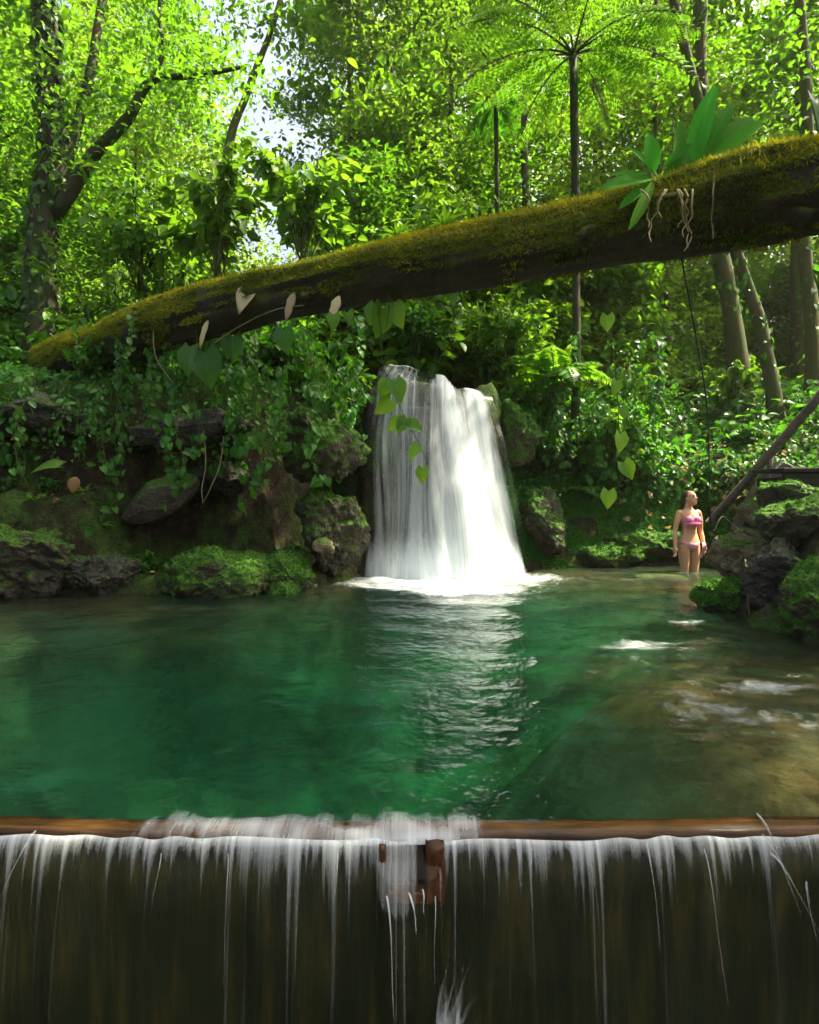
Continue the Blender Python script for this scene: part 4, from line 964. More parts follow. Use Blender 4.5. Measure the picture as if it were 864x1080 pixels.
# single prominent plants
def pl(px, py, Y_, k, s, label, rz=None, tilt=(0, 0)):
    q = P(px, py, Y_); return plant(k, q[0], q[1], q[2], rz, s, label, None, tilt)
for px, py, Y_, s, lab in [(230, 290, 9.6, 1.15, 'bright lime shrub above the log, left of two at the sky gap'), (320, 275, 10.2, 1.15, 'bright lime shrub above the log just below the pale sky gap'), (150, 300, 10.2, 1.1, 'lime green shrub between the forked trunk and the sky gap')]:
    pl(px, py, Y_, 'lime', s, lab)
pl(585, 400, 9.9, 'fern', 1.5, 'large sunlit fern arching right above the waterfall', 2)
pl(540, 390, 10.2, 'lime', .7, 'lime green bush directly behind the waterfall lip')
pl(440, 372, 10.5, 'broad', .7, 'broad leaved bush behind the left of the waterfall lip')
pl(470, 238, logY(470), 'strap', .32, 'small strap leaved tuft growing on the log, right of two', 1); pl(420, 250, logY(420), 'strap', .30, 'small strap leaved tuft growing on the log, left of two', 2)
for px, up_, lab in [(372, .26, 'small fern rooted on the log above the dead leaf nearest the waterfall'), (560, .28, 'small fern rooted on the middle of the log'), (292, .28, 'small fern rooted on the log above the narrow dead leaf'), (640, .27, 'small fern rooted on the log just left of the epiphyte'), (822, .30, 'small fern rooted on the log near the right frame edge')]:
    c_, r_ = log_at(px); plant('fern2', c_[0], c_[1], c_[2] + r_ * .85, None, up_, lab)
zone(26, (-8.5, -.9), (8.3, 10.2), ['broad', 'small', 'broad', 'heart', 'fern2', 'lime'], .6, 1.0, 'on the slope behind the left end of the log', 1, lambda x, y: x > -4.0 or y > 9.3)
zone(30, (-11, -.6), (10.2, 15), ['broad', 'small', 'tall', 'tall', 'fern', 'lime'], .8, 1.5, 'deep in the left forest undergrowth', 2)
zone(22, (-.7, 3), (10.6, 15), ['small', 'tall', 'broad', 'lime', 'fern'], .8, 1.5, 'in the undergrowth behind the waterfall', 3)
zone(26, (1.9, 4.3), (9.75, 11.6), ['broad', 'small', 'small', 'broad', 'lime', 'fern2'], .7, 1.15, 'in the thicket right of the waterfall', 4)
zone(16, (4.0, 11), (11.0, 16), ['small', 'tall', 'broad', 'lime', 'fern'], .45, .85, 'among the trunks on the right slope', 5)
zone(14, (4.2, 8.5), (9.7, 11.5), ['heart', 'small', 'fern2'], .35, .6, 'low on the leafy right slope', 6)
zone(16, (-7, -.9), (7.35, 8.2), ['heart', 'broad', 'small', 'fern2', 'heart'], .4, .7, 'along the lip of the left bank below the log', 7, lambda x, y: gz(x, y) > 1.9 and x > -4.6)
zone(9, (-3.3, -1.3), (7.0, 7.7), ['fern2', 'heart', 'fern2'], .22, .4, 'inside the dark hollow of the left bank', 10)
zone(10, (-5.4, -3.6), (6.7, 7.2), ['fern2', 'strap', 'heart'], .2, .4, 'on the low left ledge by the water', 8)
zone(24, (-16, 16), (16, 27), ['tall', 'broad', 'lime'], 1.2, 1.9, 'far back between the forest trunks', 9)

# leaf cover over banks: nobody could count it
def cover(name, n, xr, yr, tpl, size, mat, seed, cond, lift=.04, droop=.5):
    gr = np.random.default_rng(seed); x = gr.uniform(*xr, n); y = gr.uniform(*yr, n); z = terrain(x, y); e = .05
    gxn = (terrain(x + e, y) - terrain(x - e, y)) / (2 * e); gyn = (terrain(x, y + e) - terrain(x, y - e)) / (2 * e)
    nn = nrm(np.stack([-gxn, -gyn, np.ones(n)], 1)); k = cond(x, y, z, nn, gr); x, y, z, nn = x[k], y[k], z[k], nn[k]; m = len(x)
    # slide along steep faces so that leaves cover their height too
    pos = np.stack([x, y, z], 1) + nn * gr.uniform(0, lift, m)[:, None]
    ax = nn * .35 + rdir(m, -1, .2, gr) * .8 + np.array((0, -.15, -droop)); a = Acc()
    leaves(a, tpl, pos, ax, nn + gr.normal(0, .3, (m, 3)), size * gr.uniform(.5, 1.2, m), np.clip(gr.normal(.45, .25, m), 0, 1))
    return tag(a.build(name, M[mat]), kind='stuff')
land = lambda x, y, z, nn, gr: (shore_sdf(x, y) > .05) & (z > .15)
cover('ivy_ground_cover', 9000, (-7.5, -.7), (6.9, 9.8), LEAF_BROAD, .10, 'ivy', 51, lambda x, y, z, nn, gr: (z > 1.6), .15)
cover('low_ground_cover', 9000, (1.8, 9.0), (9.3, 13), LEAF_BROAD, .11, 'ivy', 52, lambda x, y, z, nn, gr: (z > 1.1) & (shore_sdf(x, y) > .35), .12)
cover('low_ground_cover', 3500, (4.1, 9.0), (6.0, 9.4), LEAF_BROAD, .12, 'ivy', 58, lambda x, y, z, nn, gr: (z > .5), .12)
cover('moss', 60000, (1.5, 8), (9.0, 12), BLADE, .05, 'moss_green', 53, lambda x, y, z, nn, gr: (z > .02) & (shore_sdf(x, y) > 0), .01, 0)
cover('moss', 26000, (-5.9, -.7), (6.5, 8.2), BLADE, .045, 'moss_green', 54, lambda x, y, z, nn, gr: (z > .02) & (shore_sdf(x, y) > 0) & (vnoise(np.stack([x * 2, y * 2, z * 2], 1), 3) > .0) & ~((x > -3.6) & (x < -1.0) & (y > 7.0)), .01, 0)
cover('moss', 130000, (1.5, 5.2), (9.0, 10.4), BLADE, .075, 'moss_green', 59, lambda x, y, z, nn, gr: (z > .02) & (shore_sdf(x, y) > 0) & (vnoise(np.stack([x * 3, y * 3, z * 3], 1), 8) > -.35), .012, .3)
cover('fallen_leaves', 1500, (3.6, 9), (9.2, 12.5), LEAF_BROAD, .13, 'dead', 55, lambda x, y, z, nn, gr: (z > .3) & (shore_sdf(x, y) > .2), .05, .0)
cover('fallen_leaves', 420, (-6, -.9), (6.6, 8), LEAF_BROAD, .10, 'dead', 56, lambda x, y, z, nn, gr: (z > .15) & (nn[:, 2] > .6), .03, 0)
cover('forest_undergrowth', 16000, (-14, 14), (10, 26), LEAF_BROAD, .22, 'shrub', 57, lambda x, y, z, nn, gr: (np.abs(x - .35) > 1.0) | (y > 12), .5, .1)

# ------------------------------------------------------------------ hanging vines
def make_vine(name, label, pts, r, leafn, tpl, size, mat, seed, stem='stem', cat='vine', face=(0, -1, .25), spots=None, tint=None):
    gr = np.random.default_rng(seed); o = np.asarray(pts[0], float); root = thing(name, label, cat, tuple(o)); st = Acc()
    pp = spline(pts, 30) - o; tube(st, pp, np.linspace(r, r * .6, 30), 6, wob=.2); st.build('stem', M[stem], root)
    if leafn or spots is not None:
        lf = Acc()
        if spots is None:
            i = gr.integers(3, 30, leafn); pos = pp[i] + gr.normal(0, .035, (leafn, 3)); sz = size * gr.uniform(.5, 1.15, leafn)
            ax = np.array((0, -.25, -.75)) + gr.normal(0, .5, (leafn, 3))
        else:
            q = np.array([s[0] for s in spots]); pos = q - o; ax = np.array([s[1] for s in spots], float); sz = np.array([s[2] for s in spots]); leafn = len(pos)
            for pz, s_ in zip(pos, spots):
                near = pp[np.argmin(np.linalg.norm(pp - pz, axis=1))]
                tube(st2, [near, (near + pz) / 2 + np.array((0, 0, .01)), pz], r * .5, 4) if False else None
        leaves(lf, tpl, pos, ax, np.array(face) + gr.normal(0, .3, (leafn, 3)), sz, gr.uniform(.1, .9, leafn) if tint is None else tint)
        lf.build('foliage', M[mat], root)
    return root
VP = []
for k, (L, n, sz, tp, mt) in enumerate([(.75, 34, .10, LEAF_BROAD, 'ivy'), (1.05, 42, .11, LEAF_HEART, 'shrub'), (.55, 30, .10, LEAF_BROAD, 'shrub'), (1.3, 16, .10, LEAF_HEART, 'ivy')]):
    gr = np.random.default_rng(60 + k); VP.append(make_vine('hanging_vine', 'p', [(0, .12, .06), (0, 0, .05), (gr.normal(0, .05), -.08, -L * .35), (gr.normal(0, .07), -.06, -L * .7), (gr.normal(0, .1), -.08, -L)], .005, n, tp, sz, mt, 70 + k))
gr = random.Random(12); vfirst = set()
def put_vine(x, y, z, lab, grp, k=None, s=None):
    k = gr.randrange(4) if k is None else k; s = s or gr.uniform(.7, 1.2)
    if k not in vfirst:
        vfirst.add(k); r = VP[k]; r.location = (x, y, z); r.rotation_euler = (0, 0, gr.uniform(-.8, .8)); r.scale = (s,) * 3; r['label'] = lab; r['group'] = grp
    else: dup(VP[k], (x, y, z), gr.uniform(-.8, .8), s, lab, grp)
for _ in range(54):
    px = gr.uniform(120, 388); py = gr.uniform(330, 425) ; Y_ = gr.uniform(7.0, 7.5) + (.4 if px > 330 else 0); q = P(px, py, Y_)
    put_vine(*q, 'leafy vine in the curtain hanging over the dark hollow below the log', 'vines hanging over the dark hollow')
for _ in range(22):
    px = gr.uniform(-20, 130); py = gr.uniform(385, 450); q = P(px, py, gr.uniform(6.9, 7.4))
    put_vine(*q, 'leafy vine hanging from the far left bank under the log end', 'vines hanging at the far left')
for _ in range(30):
    px = gr.uniform(560, 705); py = gr.uniform(350, 450); q = P(px, py, gr.uniform(9.35, 9.8))
    put_vine(*q, 'leafy vine trailing down the thicket right of the waterfall', 'vines trailing in the right thicket')
# heart-leaved vine in front of the fall
Yv = logY(405)
def sp(px, py, ax, sz, Y_=Yv): return (P(px, py, Y_ - .06), ax, sz)
make_vine('hanging_vine', 'vine with big heart leaves dangling in front of the waterfall', [P(398, 318, Yv - .25), P(402, 350, Yv - .1), P(404, 385, Yv), P(420, 425, Yv), P(438, 460, Yv), P(452, 490, Yv)], .006, 0, LEAF_HEART, .2, 'lime', 81,
    spots=[sp(408, 402, (-.2, -.2, -.9), .19), sp(416, 402, (.35, -.2, -.9), .22), sp(412, 422, (-.7, -.1, -.7), .20), sp(428, 442, (-.4, -.3, -.7), .16), sp(424, 444, (-.9, -.1, -.5), .17), sp(431, 446, (.6, -.2, -.3), .16), sp(441, 470, (-.55, -.2, -.8), .16), sp(446, 494, (-.1, -.1, -.9), .15)], face=(0, -1, .15))
make_vine('hanging_vine', 'vine with three large translucent heart leaves under the middle of the log', [P(408, 300, Yv - .2), P(410, 320, Yv - .12), P(408, 345, Yv - .1)], .006, 0, LEAF_HEART, .2, 'lime', 82,
    spots=[sp(404, 325, (-.1, -.2, -.95), .30), sp(416, 322, (.25, -.2, -.9), .24), sp(396, 322, (-.4, -.1, -.9), .2), sp(352, 332, (0, -.2, -.95), .15), sp(366, 330, (.3, -.2, -.9), .12)], face=(0, -1, .1))
make_vine('hanging_vine', 'vine with two broad heart leaves under the left part of the log', [P(205, 335, logY(205) - .3), P(208, 360, logY(205) - .2), P(212, 385, logY(205) - .2)], .006, 0, LEAF_HEART, .2, 'shrub', 83,
    spots=[sp(202, 368, (-.2, -.2, -.9), .33, logY(205) - .2), sp(216, 372, (.2, -.2, -.95), .42, logY(205) - .22), sp(246, 355, (0, -.2, -.95), .3, logY(205) - .2), sp(300, 348, (.1, -.2, -.95), .26, logY(300) - .2)], face=(0, -1, .1))
Yv2 = 4.6
make_vine('hanging_vine', 'thin vine with rounded leaves hanging below the log towards the person', [P(645, 285, Yv2), P(643, 340, Yv2), P(650, 400, Yv2), P(654, 470, Yv2), P(657, 500, Yv2), P(640, 535, Yv2)], .0045, 0, LEAF_HEART, .15, 'lime', 84,
    spots=[sp(641, 333, (-.1, -.2, -.9), .13, Yv2), sp(650, 402, (-.15, -.2, -.9), .12, Yv2), sp(655, 430, (.3, -.2, -.8), .10, Yv2), sp(654, 458, (0, -.2, -.9), .15, Yv2), sp(658, 488, (.4, -.2, -.8), .15, Yv2), sp(642, 518, (-.1, -.2, -.9), .14, Yv2)], face=(0, -1, .1), tint=np.array([.8, .7, .3, .95, .3, .9]))
make_vine('hanging_liana', 'long dark leafless liana hanging from the log beside the person', [P(716, 255, 4.35), P(722, 290, 4.4), P(735, 360, 4.5), P(746, 430, 4.6), P(748, 500, 4.7), P(748, 545, 4.8)], .007, 0, LEAF, .1, 'ivy', 85, 'rope')
make_vine('hanging_liana', 'dark cable like liana sagging over the tan boulder', [P(748, 535, 4.8), P(752, 560, 5.2), P(762, 545, 5.6), P(775, 556, 6.0), P(795, 566, 6.3)], .007, 0, LEAF, .1, 'ivy', 86, 'rope')
make_vine('hanging_root', 'pale thin root trailing from the tan boulder to the water', [P(786, 590, 5.5), P(788, 625, 5.45), P(792, 655, 5.4), P(803, 678, 5.35)], .006, 0, LEAF, .1, 'ivy', 87, 'root', 'root')
make_vine('hanging_root', 'pale root loop, left of two inside the dark hollow', [P(215, 455, 7.1), P(217, 490, 7.05), P(213, 515, 7.0), P(214, 530, 7.0)], .007, 0, LEAF, .1, 'ivy', 88, 'root', 'root')
make_vine('hanging_root', 'pale root, right of two inside the dark hollow', [P(236, 460, 7.1), P(232, 490, 7.05), P(222, 515, 7.0), P(214, 531, 7.0)], .006, 0, LEAF, .1, 'ivy', 89, 'root', 'root')
make_vine('hanging_root', 'reddish thin root arching over the left of the log', [P(163, 322, logY(163) - .33), P(162, 350, logY(163) - .38), P(165, 378, logY(163) - .33), P(183, 405, logY(163) - .3)], .009, 0, LEAF, .1, 'ivy', 90, 'root', 'root')
make_vine('hanging_root', 'pale root creeping diagonally across the left end of the log', [P(53, 352, logY(53) - .2), P(66, 362, logY(66) - .34), P(82, 377, logY(82) - .34), P(96, 382, logY(96) - .34)], .010, 0, LEAF, .1, 'ivy', 91, 'root', 'root')
make_vine('creeping_root', 'dark root running along the front of the log below the dead leaves', [P(226, 362, logY(226) - .3), P(255, 343, logY(255) - .34), P(290, 327, logY(290) - .34), P(320, 322, logY(320) - .33)], .008, 0, LEAF, .1, 'ivy', 92, 'root', 'root')

# dead leaves caught on the log
for px, py, ax, sz, w_, lab in [(257, 316, (-.5, -.2, -.75), .28, 1.0, 'pale heart shaped dead leaf on the log, widest of the four'), (303, 318, (-.3, -.2, -.85), .30, .5, 'pale narrow dead leaf on the log beside the widest one'),
                           (350, 322, (-.3, -.2, -.8), .25, .65, 'pale curled dead leaf nearest the waterfall on the log'), (212, 347, (-.3, -.2, -.85), .33, .32, 'thin withered dead leaf lowest on the log')]:
    q = P(px + 8, py - 10, logY(px) - .36); a = Acc(); leaves(a, LEAF_DRY if w_ < 1 else LEAF_HEART, np.zeros((1, 3)), np.array(ax), np.array((.1 if w_ < 1 else -.3, -1, .35)), sz, .6, w_)
    o = tag(a.build('dead_leaf', M['pale_dead']), lab, 'leaf'); o.location = q
    md = o.modifiers.new('thick', 'SOLIDIFY'); md.thickness = .003
for px, py, Y_, ax, up, sz, mat, lab in [(62, 492, 6.75, (-1, -.3, -.05), (0, -.5, 1), .32, 'lime', 'large light green leaf drooping over the far left ledge'), (80, 503, 6.7, (-.1, -.3, -.9), (0, -1, .2), .20, 'dead', 'orange brown dead leaf hanging on the far left bank'),
                           (846, 612, 5.1, (-.9, -.4, -.2), (0, -.5, 1), .22, 'dead', 'brown dead leaf lying in the crook of the dark boulders')]:
    a = Acc(); leaves(a, LEAF_HEART if mat != 'dead' else LEAF_BROAD, np.zeros((1, 3)), np.array(ax), np.array(up), sz, .5, 1.0 if mat != 'dead' else 1.3)
    o = tag(a.build('single_leaf', M[mat]), lab, 'leaf'); o.location = P(px, py, Y_); md = o.modifiers.new('thick', 'SOLIDIFY'); md.thickness = .003

# ------------------------------------------------------------------ epiphyte on the log
Ye = logY(705); o = P(690, 205, Ye - .15)
root = thing('epiphyte', 'glossy strap leaved epiphyte with dangling roots perched on the log', 'plant', tuple(o))
def eleaf(b, t, up, w, tint):
    bb, tt = P(*b), P(*t); a = Acc(); L = np.linalg.norm(tt - bb); leaves(a, LEAF_PADDLE, (bb - o)[None], nrm(tt - bb), np.array(up), L, tint, w); a.build('leaf', M['paddle'], root)
yb = Ye - .15
for b, t, up, w, ti in [((735, 180, yb), (745, 84, yb + .05), (-.9, -.4, 0), 1.0, .1), ((688, 185, yb), (688, 138, yb - .05), (.2, -1, 0), 1.5, .6), ((745, 178, yb), (806, 118, yb - .1), (-.3, -.8, .5), .85, .8), ((748, 172, yb), (796, 112, yb + .15), (-.3, -.9, .4), .9, .5),
                     ((690, 188, yb), (636, 192, yb - .1), (0, -.9, .5), .95, .6), ((686, 184, yb), (640, 180, yb + .1), (0, -.8, .6), .8, .7), ((688, 192, yb), (655, 215, yb - .1), (0, -1, .5), .7, .5), ((700, 185, yb), (745, 150, yb + .1), (0, -1, .6), .9, .4),
                     ((705, 188, yb - .02), (755, 166, yb - .1), (0, -.9, .7), .8, .5), ((700, 175, yb), (732, 148, yb - .05), (0, -1, .5), .9, .35), ((765, 168, yb), (808, 146, yb + .2), (0, -1, .6), .7, .2), ((692, 190, yb), (742, 176, yb - .15), (0, -.8, .8), .8, .65), ((740, 172, yb), (770, 100, yb + .1), (-.6, -.7, .2), .8, .3), ((694, 186, yb), (665, 150, yb), (.4, -1, .3), .7, .7), ((712, 184, yb), (722, 120, yb + .1), (.1, -1, .2), .6, .4), ((720, 182, yb), (770, 190, yb - .2), (0, -.9, .7), .6, .8), ((742, 176, yb), (800, 172, yb - .15), (0, -.9, .6), .55, .6), ((690, 190, yb), (668, 236, yb - .2), (.2, -1, .4), .5, .9)]:
    eleaf(b, t, up, w, ti)
a = Acc(); tube(a, spline([P(686, 205, yb), P(705, 206, yb - .12), (P(730, 198, yb - .12)), P(740, 178, yb)], 20) - o, .014, 7, wob=.2); tube(a, spline([P(686, 208, yb), P(688, 190, yb), P(686, 178, yb)], 8) - o, .010, 6)
a.build('stem', M['root'], root)
rr = np.random.default_rng(8)
for px, ln in [(706, 55), (712, 62), (722, 50), (731, 65), (716, 40), (700, 30), (754, 70), (674, 40)]:
    a = Acc(); n = 8; ys = np.linspace(200 if px < 750 else 182, (200 if px < 750 else 182) + ln, n); xs = px + np.cumsum(rr.normal(0, 2.6 if px < 750 else .8, n))
    tube(a, spline([P(xs[i], ys[i], yb - .24 - .04 * math.sin(i)) for i in range(n)], 22) - o, np.linspace(.008, .003, 22), 5); a.build('root', M['root'], root)
a = Acc(); leaves(a, LEAF_HEART, np.zeros((1, 3)), np.array((.2, -.2, -.9)), np.array((.3, -1, .1)), .26, .1); oo = tag(a.build('single_leaf', M['shrub']), 'dark heart leaf in front of the trees at the right frame edge above the log', 'leaf'); oo.location = P(860, 105, 4.0); md = oo.modifiers.new('thick', 'SOLIDIFY'); md.thickness = .003

# ------------------------------------------------------------------ right bank timber and slab
p0, p1 = P(748, 552, 7.6), P(905, 372, 6.5)
root = thing('handrail', 'long grey timber handrail slanting up the right bank', 'handrail', tuple(p0)); a = Acc(); t = np.linspace(0, 1, 24)[:, None]
dv = nrm(p1 - p0); sd = nrm(np.cross(dv, (0, 1, 0))); fw = np.cross(sd, dv); ring = []
for i in range(24):
    c = (p1 - p0) * t[i]; hw, hd = .045, .025
    jj = .006 * vnoise(np.stack([np.arange(8) * 1.7, np.full(8, i * .5), np.zeros(8)], 1), 4)
    pr = [(-1, -1), (0, -1), (1, -1), (1, 0), (1, 1), (0, 1), (-1, 1), (-1, 0)]
    ring.append(np.array([c + sd * (hw * x_ + jj[k]) + fw * hd * y_ for k, (x_, y_) in enumerate(pr)]))
i0 = np.arange(23)[:, None] * 8; j = np.arange(8)[None]; j1 = (j + 1) % 8
a.add(np.concatenate(ring), [np.stack([i0 + j, i0 + j1, i0 + 8 + j1, i0 + 8 + j], -1).reshape(-1, 4), np.arange(8)[None], (np.arange(8) + 23 * 8)[None]]); a.build('rail', M['rail'], root)
q = P(812, 478, 7.15); a = Acc(); zb = gz(q[0], q[1]) ; tube(a, [q - p0, q - p0 - np.array((0, 0, .5)), q - p0 - np.array((0, 0, 1.1))], .035, 8, wob=.1); a.build('post', M['rail'], root)
root = thing('stone_slab', 'upright weathered slab with a slanted edge beneath the handrail', 'slab', tuple(P(810, 515, 7.0)))
a = Acc(); oc = P(810, 515, 7.0); outl = [(780, 560), (800, 520), (818, 494), (826, 486), (836, 490), (842, 500), (840, 560)]
fr = np.array([P(x_, y_, 7.0) - oc for x_, y_ in outl]); bk = fr + np.array((.03, .28, 0)); n = len(outl); k = np.arange(n); k1 = (k + 1) % n
a.add(np.vstack([fr, bk]), [k[None], k[::-1][None] + n, np.stack([k1, k, k + n, k1 + n], 1)]); bev(a.build('slab', M['slab'], root, False), .02, 3)
root = thing('plank_bench', 'dark plank platform jutting out above the boulders at the right edge', 'platform', tuple(P(850, 503, 6.4)))
a = Acc(); oc = P(850, 503, 6.4); x0 = P(824, 0, 6.4)[0] - oc[0]; box(a, x0, x0 + 1.3, -.05, .55, .055, .10); bev(a.build('top_plank', M['plank'], root, False))
a = Acc(); box(a, x0 + .02, x0 + 1.3, -.02, .02, -.12, .052); bev(a.build('side_board', M['plank'], root, False))
a = Acc(); box(a, x0 + .03, x0 + .1, .0, .5, -.4, -.005); a2 = a; bev(a.build('support', M['plank'], root, False))

# ------------------------------------------------------------------ person
def loft(acc, secs, seg=20):
    """secs: (centre xyz, rx, ry) ellipses in horizontal planes."""
    th = np.linspace(0, 2 * math.pi, seg, endpoint=False); V = [np.stack([c[0] + rx * np.cos(th), c[1] + ry * np.sin(th), np.full(seg, c[2])], 1) for c, rx, ry in secs]; n = len(secs)
    i0 = np.arange(n - 1)[:, None] * seg; j = np.arange(seg)[None]; j1 = (j + 1) % seg
    acc.add(np.concatenate(V), [np.stack([i0 + j, i0 + j1, i0 + seg + j1, i0 + seg + j], -1).reshape(-1, 4), np.arange(seg)[::-1][None], (np.arange(seg) + (n - 1) * seg)[None]])
def ball(acc, c, r, R=None, seg=16):
    th = np.linspace(0, math.pi, 10); V = []; ph = np.linspace(0, 2 * math.pi, seg, endpoint=False)
    for t in th: V.append(np.stack([np.sin(t) * np.cos(ph), np.sin(t) * np.sin(ph), np.full(seg, -np.cos(t))], 1))
    V = np.concatenate(V) * np.asarray(r); V = V @ (np.eye(3) if R is None else R).T + np.asarray(c)
    i0 = np.arange(9)[:, None] * seg; j = np.arange(seg)[None]; j1 = (j + 1) % seg
    acc.add(V, [np.stack([i0 + j, i0 + j1, i0 + seg + j1, i0 + seg + j], -1).reshape(-1, 4)])
def limb(acc, pts, rad, n=18):
    q = spline(np.column_stack([pts, rad]), n); tube(acc, q[:, :3], q[:, 3], 14)
def person():
    a = Acc()
    loft(a, [((0, .0, .79), .06, .06), ((0, .005, .83), .125, .10), ((0, .01, .88), .168, .115), ((0, .01, .93), .172, .112), ((0, .005, .99), .148, .098), ((.0, 0, 1.06), .118, .083), ((0, 0, 1.12), .115, .08), ((0, .0, 1.19), .128, .09), ((0, .0, 1.27), .146, .10), ((0, .005, 1.33), .155, .095), ((0, .012, 1.375), .150, .078), ((0, .018, 1.41), .105, .06), ((0, .02, 1.44), .06, .052), ((0, .018, 1.50), .046, .048), ((.0, .012, 1.55), .046, .05)], 28)
    for s in (-1, 1):
        ball(a, (s * .07, -.075, 1.265), (.062, .055, .062)); ball(a, (s * .075, .075, .88), (.085, .075, .09)); ball(a, (s * .158, .01, 1.365), (.052, .05, .05))
    # legs
    limb(a, [(-.085, .01, .86), (-.092, -.005, .70), (-.088, -.01, .50), (-.088, .012, .36), (-.09, .025, .10), (-.09, .03, .05)], [.092, .083, .056, .053, .034, .038])
    limb(a, [(.085, .01, .86), (.088, .0, .70), (.075, -.02, .50), (.075, .02, .36), (.078, .035, .10), (.078, .04, .05)], [.092, .083, .056, .053, .034, .038])
    for s, x in ((-1, -.09), (1, .078)): limb(a, [(x, .06, .04), (x, -.03, .035), (x + s * .012, -.15, .022)], [.036, .036, .024])
    # arms: the one at image left hangs a little outwards, the other drops to the hip
    arms = []
    limb(a, [(-.165, .01, 1.365), (-.205, .01, 1.25), (-.235, .012, 1.10), (-.255, -.01, .98), (-.275, -.035, .86)], [.047, .043, .034, .033, .023]); arms.append(((-.275, -.035, .86), (-.10, -.22, -.97)))
    limb(a, [(.165, .01, 1.365), (.205, .02, 1.25), (.225, .03, 1.10), (.222, -.01, .99), (.212, -.055, .88)], [.047, .043, .034, .033, .023]); arms.append(((.212, -.055, .88), (-.12, -.3, -.95)))
    for (wp, d), s in zip(arms, (-1, 1)):
        wp = np.array(wp); d = nrm(d); side = nrm(np.cross(d, (s, 0, 0))); nrml = np.cross(side, d)   # palm faces the thigh, fingers fan front to back
        limb(a, [wp, wp + d * .03, wp + d * .085], [.022, .026, .026], 8)
        for k in (-.75, .0, .75): ball(a, wp + d * .06 + side * .02 * k, (.016, .03, .04))
        for k, L in zip((-1.5, -.5, .5, 1.5), (.068, .078, .074, .056)):
            b = wp + d * .085 + side * .0145 * k; cu = -nrml * s * .006
            limb(a, [b, b + d * L * .5 + cu, b + d * L * .85 + cu * 3, b + d * L + cu * 5], [.0095, .0088, .008, .006], 9)
        b = wp + d * .03 + side * .02; limb(a, [b, b + d * .03 + side * .022, b + d * .062 + side * .028], [.012, .010, .007], 8)
    # head, turned to image right and tilted up
    RH = rotm(0, 0, .38) @ rotm(-.2, 0, 0); hc = np.array((.005, -.005, 1.595))
    def H(p): return hc + RH @ np.asarray(p, float)
    hd = Acc(); loft(hd, [((0, -.055, -.118), .018, .02), ((0, -.045, -.105), .038, .042), ((0, -.025, -.075), .055, .07), ((0, -.012, -.04), .066, .084), ((0, -.004, 0), .072, .092), ((0, 0, .04), .073, .094), ((0, .003, .075), .062, .082), ((0, .006, .1), .04, .055), ((0, .006, .112), .015, .02)], 24)
    a.add(np.concatenate(hd.v) @ RH.T + hc, [])
    a.v.pop(); a.t.pop(); a.uv.pop(); a.n -= hd.n
    a.add(np.concatenate(hd.v) @ RH.T + hc, [np.concatenate([L for L, s_ in zip(hd.loops, hd.sizes) if s_[0] == 4]).reshape(-1, 4)] + [L[None] for L, s_ in zip(hd.loops, hd.sizes) if s_[0] != 4])
    limb(a, [H((0, -.085, .012)), H((0, -.098, -.012)), H((0, -.108, -.035)), H((0, -.092, -.042))], [.008, .010, .013, .009], 8)
    for s in (-1, 1): ball(a, H((s * .073, .005, -.012)), (.009, .018, .028), RH); ball(a, H((s * .030, -.082, .022)), (.018, .008, .006), RH)
    ball(a, H((0, -.088, -.068)), (.022, .010, .012), RH)
    raw = a.build('raw_body', M['skin']); md = raw.modifiers.new('r', 'REMESH'); md.mode = 'VOXEL'; md.voxel_size = .0065; md.use_smooth_shade = True
    sm = raw.modifiers.new('s', 'SMOOTH'); sm.factor = .5; sm.iterations = 3
    dg = bpy.context.evaluated_depsgraph_get(); me = bpy.data.meshes.new_from_object(raw.evaluated_get(dg)); bpy.data.objects.remove(raw)
    me.materials.clear(); me.materials.append(M['skin']); me.name = 'person'
    for pl_ in me.polygons: pl_.use_smooth = True
    root = bpy.data.objects.new('person', me); COL.objects.link(root)
    tag(root, 'person in a pink bikini standing knee deep in the pool looking up', 'person')
    co = np.empty(len(me.vertices) * 3, np.float32); me.vertices.foreach_get('co', co); co = co.reshape(-1, 3).astype(float)
    no = np.array([v.normal[:] for v in me.vertices]); polys = [list(p.vertices) for p in me.polygons]
    def garment(name, fn, off, mat):
        x, y, z = co.T; ok = fn(x, y, z); ff = [p for p in polys if all(ok[i] for i in p)]
        if not ff: return
        idx = sorted({i for p in ff for i in p}); mp = {i: k for k, i in enumerate(idx)}; b = Acc()
        q4 = [[mp[i] for i in p] for p in ff if len(p) == 4]; q3 = [[mp[i] for i in p] for p in ff if len(p) == 3]
        b.add(co[idx] + no[idx] * off, [np.array(q) for q in (q4, q3) if q]); ob = b.build(name, M[mat], root); s_ = ob.modifiers.new('t', 'SOLIDIFY'); s_.thickness = .004; s_.offset = 0; return ob
    body = lambda x, z: np.abs(x) < .165
    garment('bikini_top', lambda x, y, z: body(x, z) & (((y < -.05) & (z > 1.215) & (z < 1.315 - .25 * np.abs(np.abs(x) - .07)) & (np.abs(x) > .008)) | ((z > 1.218) & (z < 1.24))) & ~((np.abs(x) > .15) & (z < 1.2)), .004, 'pink')
    garment('bikini_bottom', lambda x, y, z: (np.abs(x) < .185) & (z < .915 + .12 * np.abs(x)) & (z > .775) & ((np.abs(x) < (z - .785) * 1.0 + .02) | (z > .895 + .12 * np.abs(x))), .004, 'pink2')
    # frill under the top
    b = Acc(); n = 60; th = np.linspace(-2.6, -.54, n); V = []
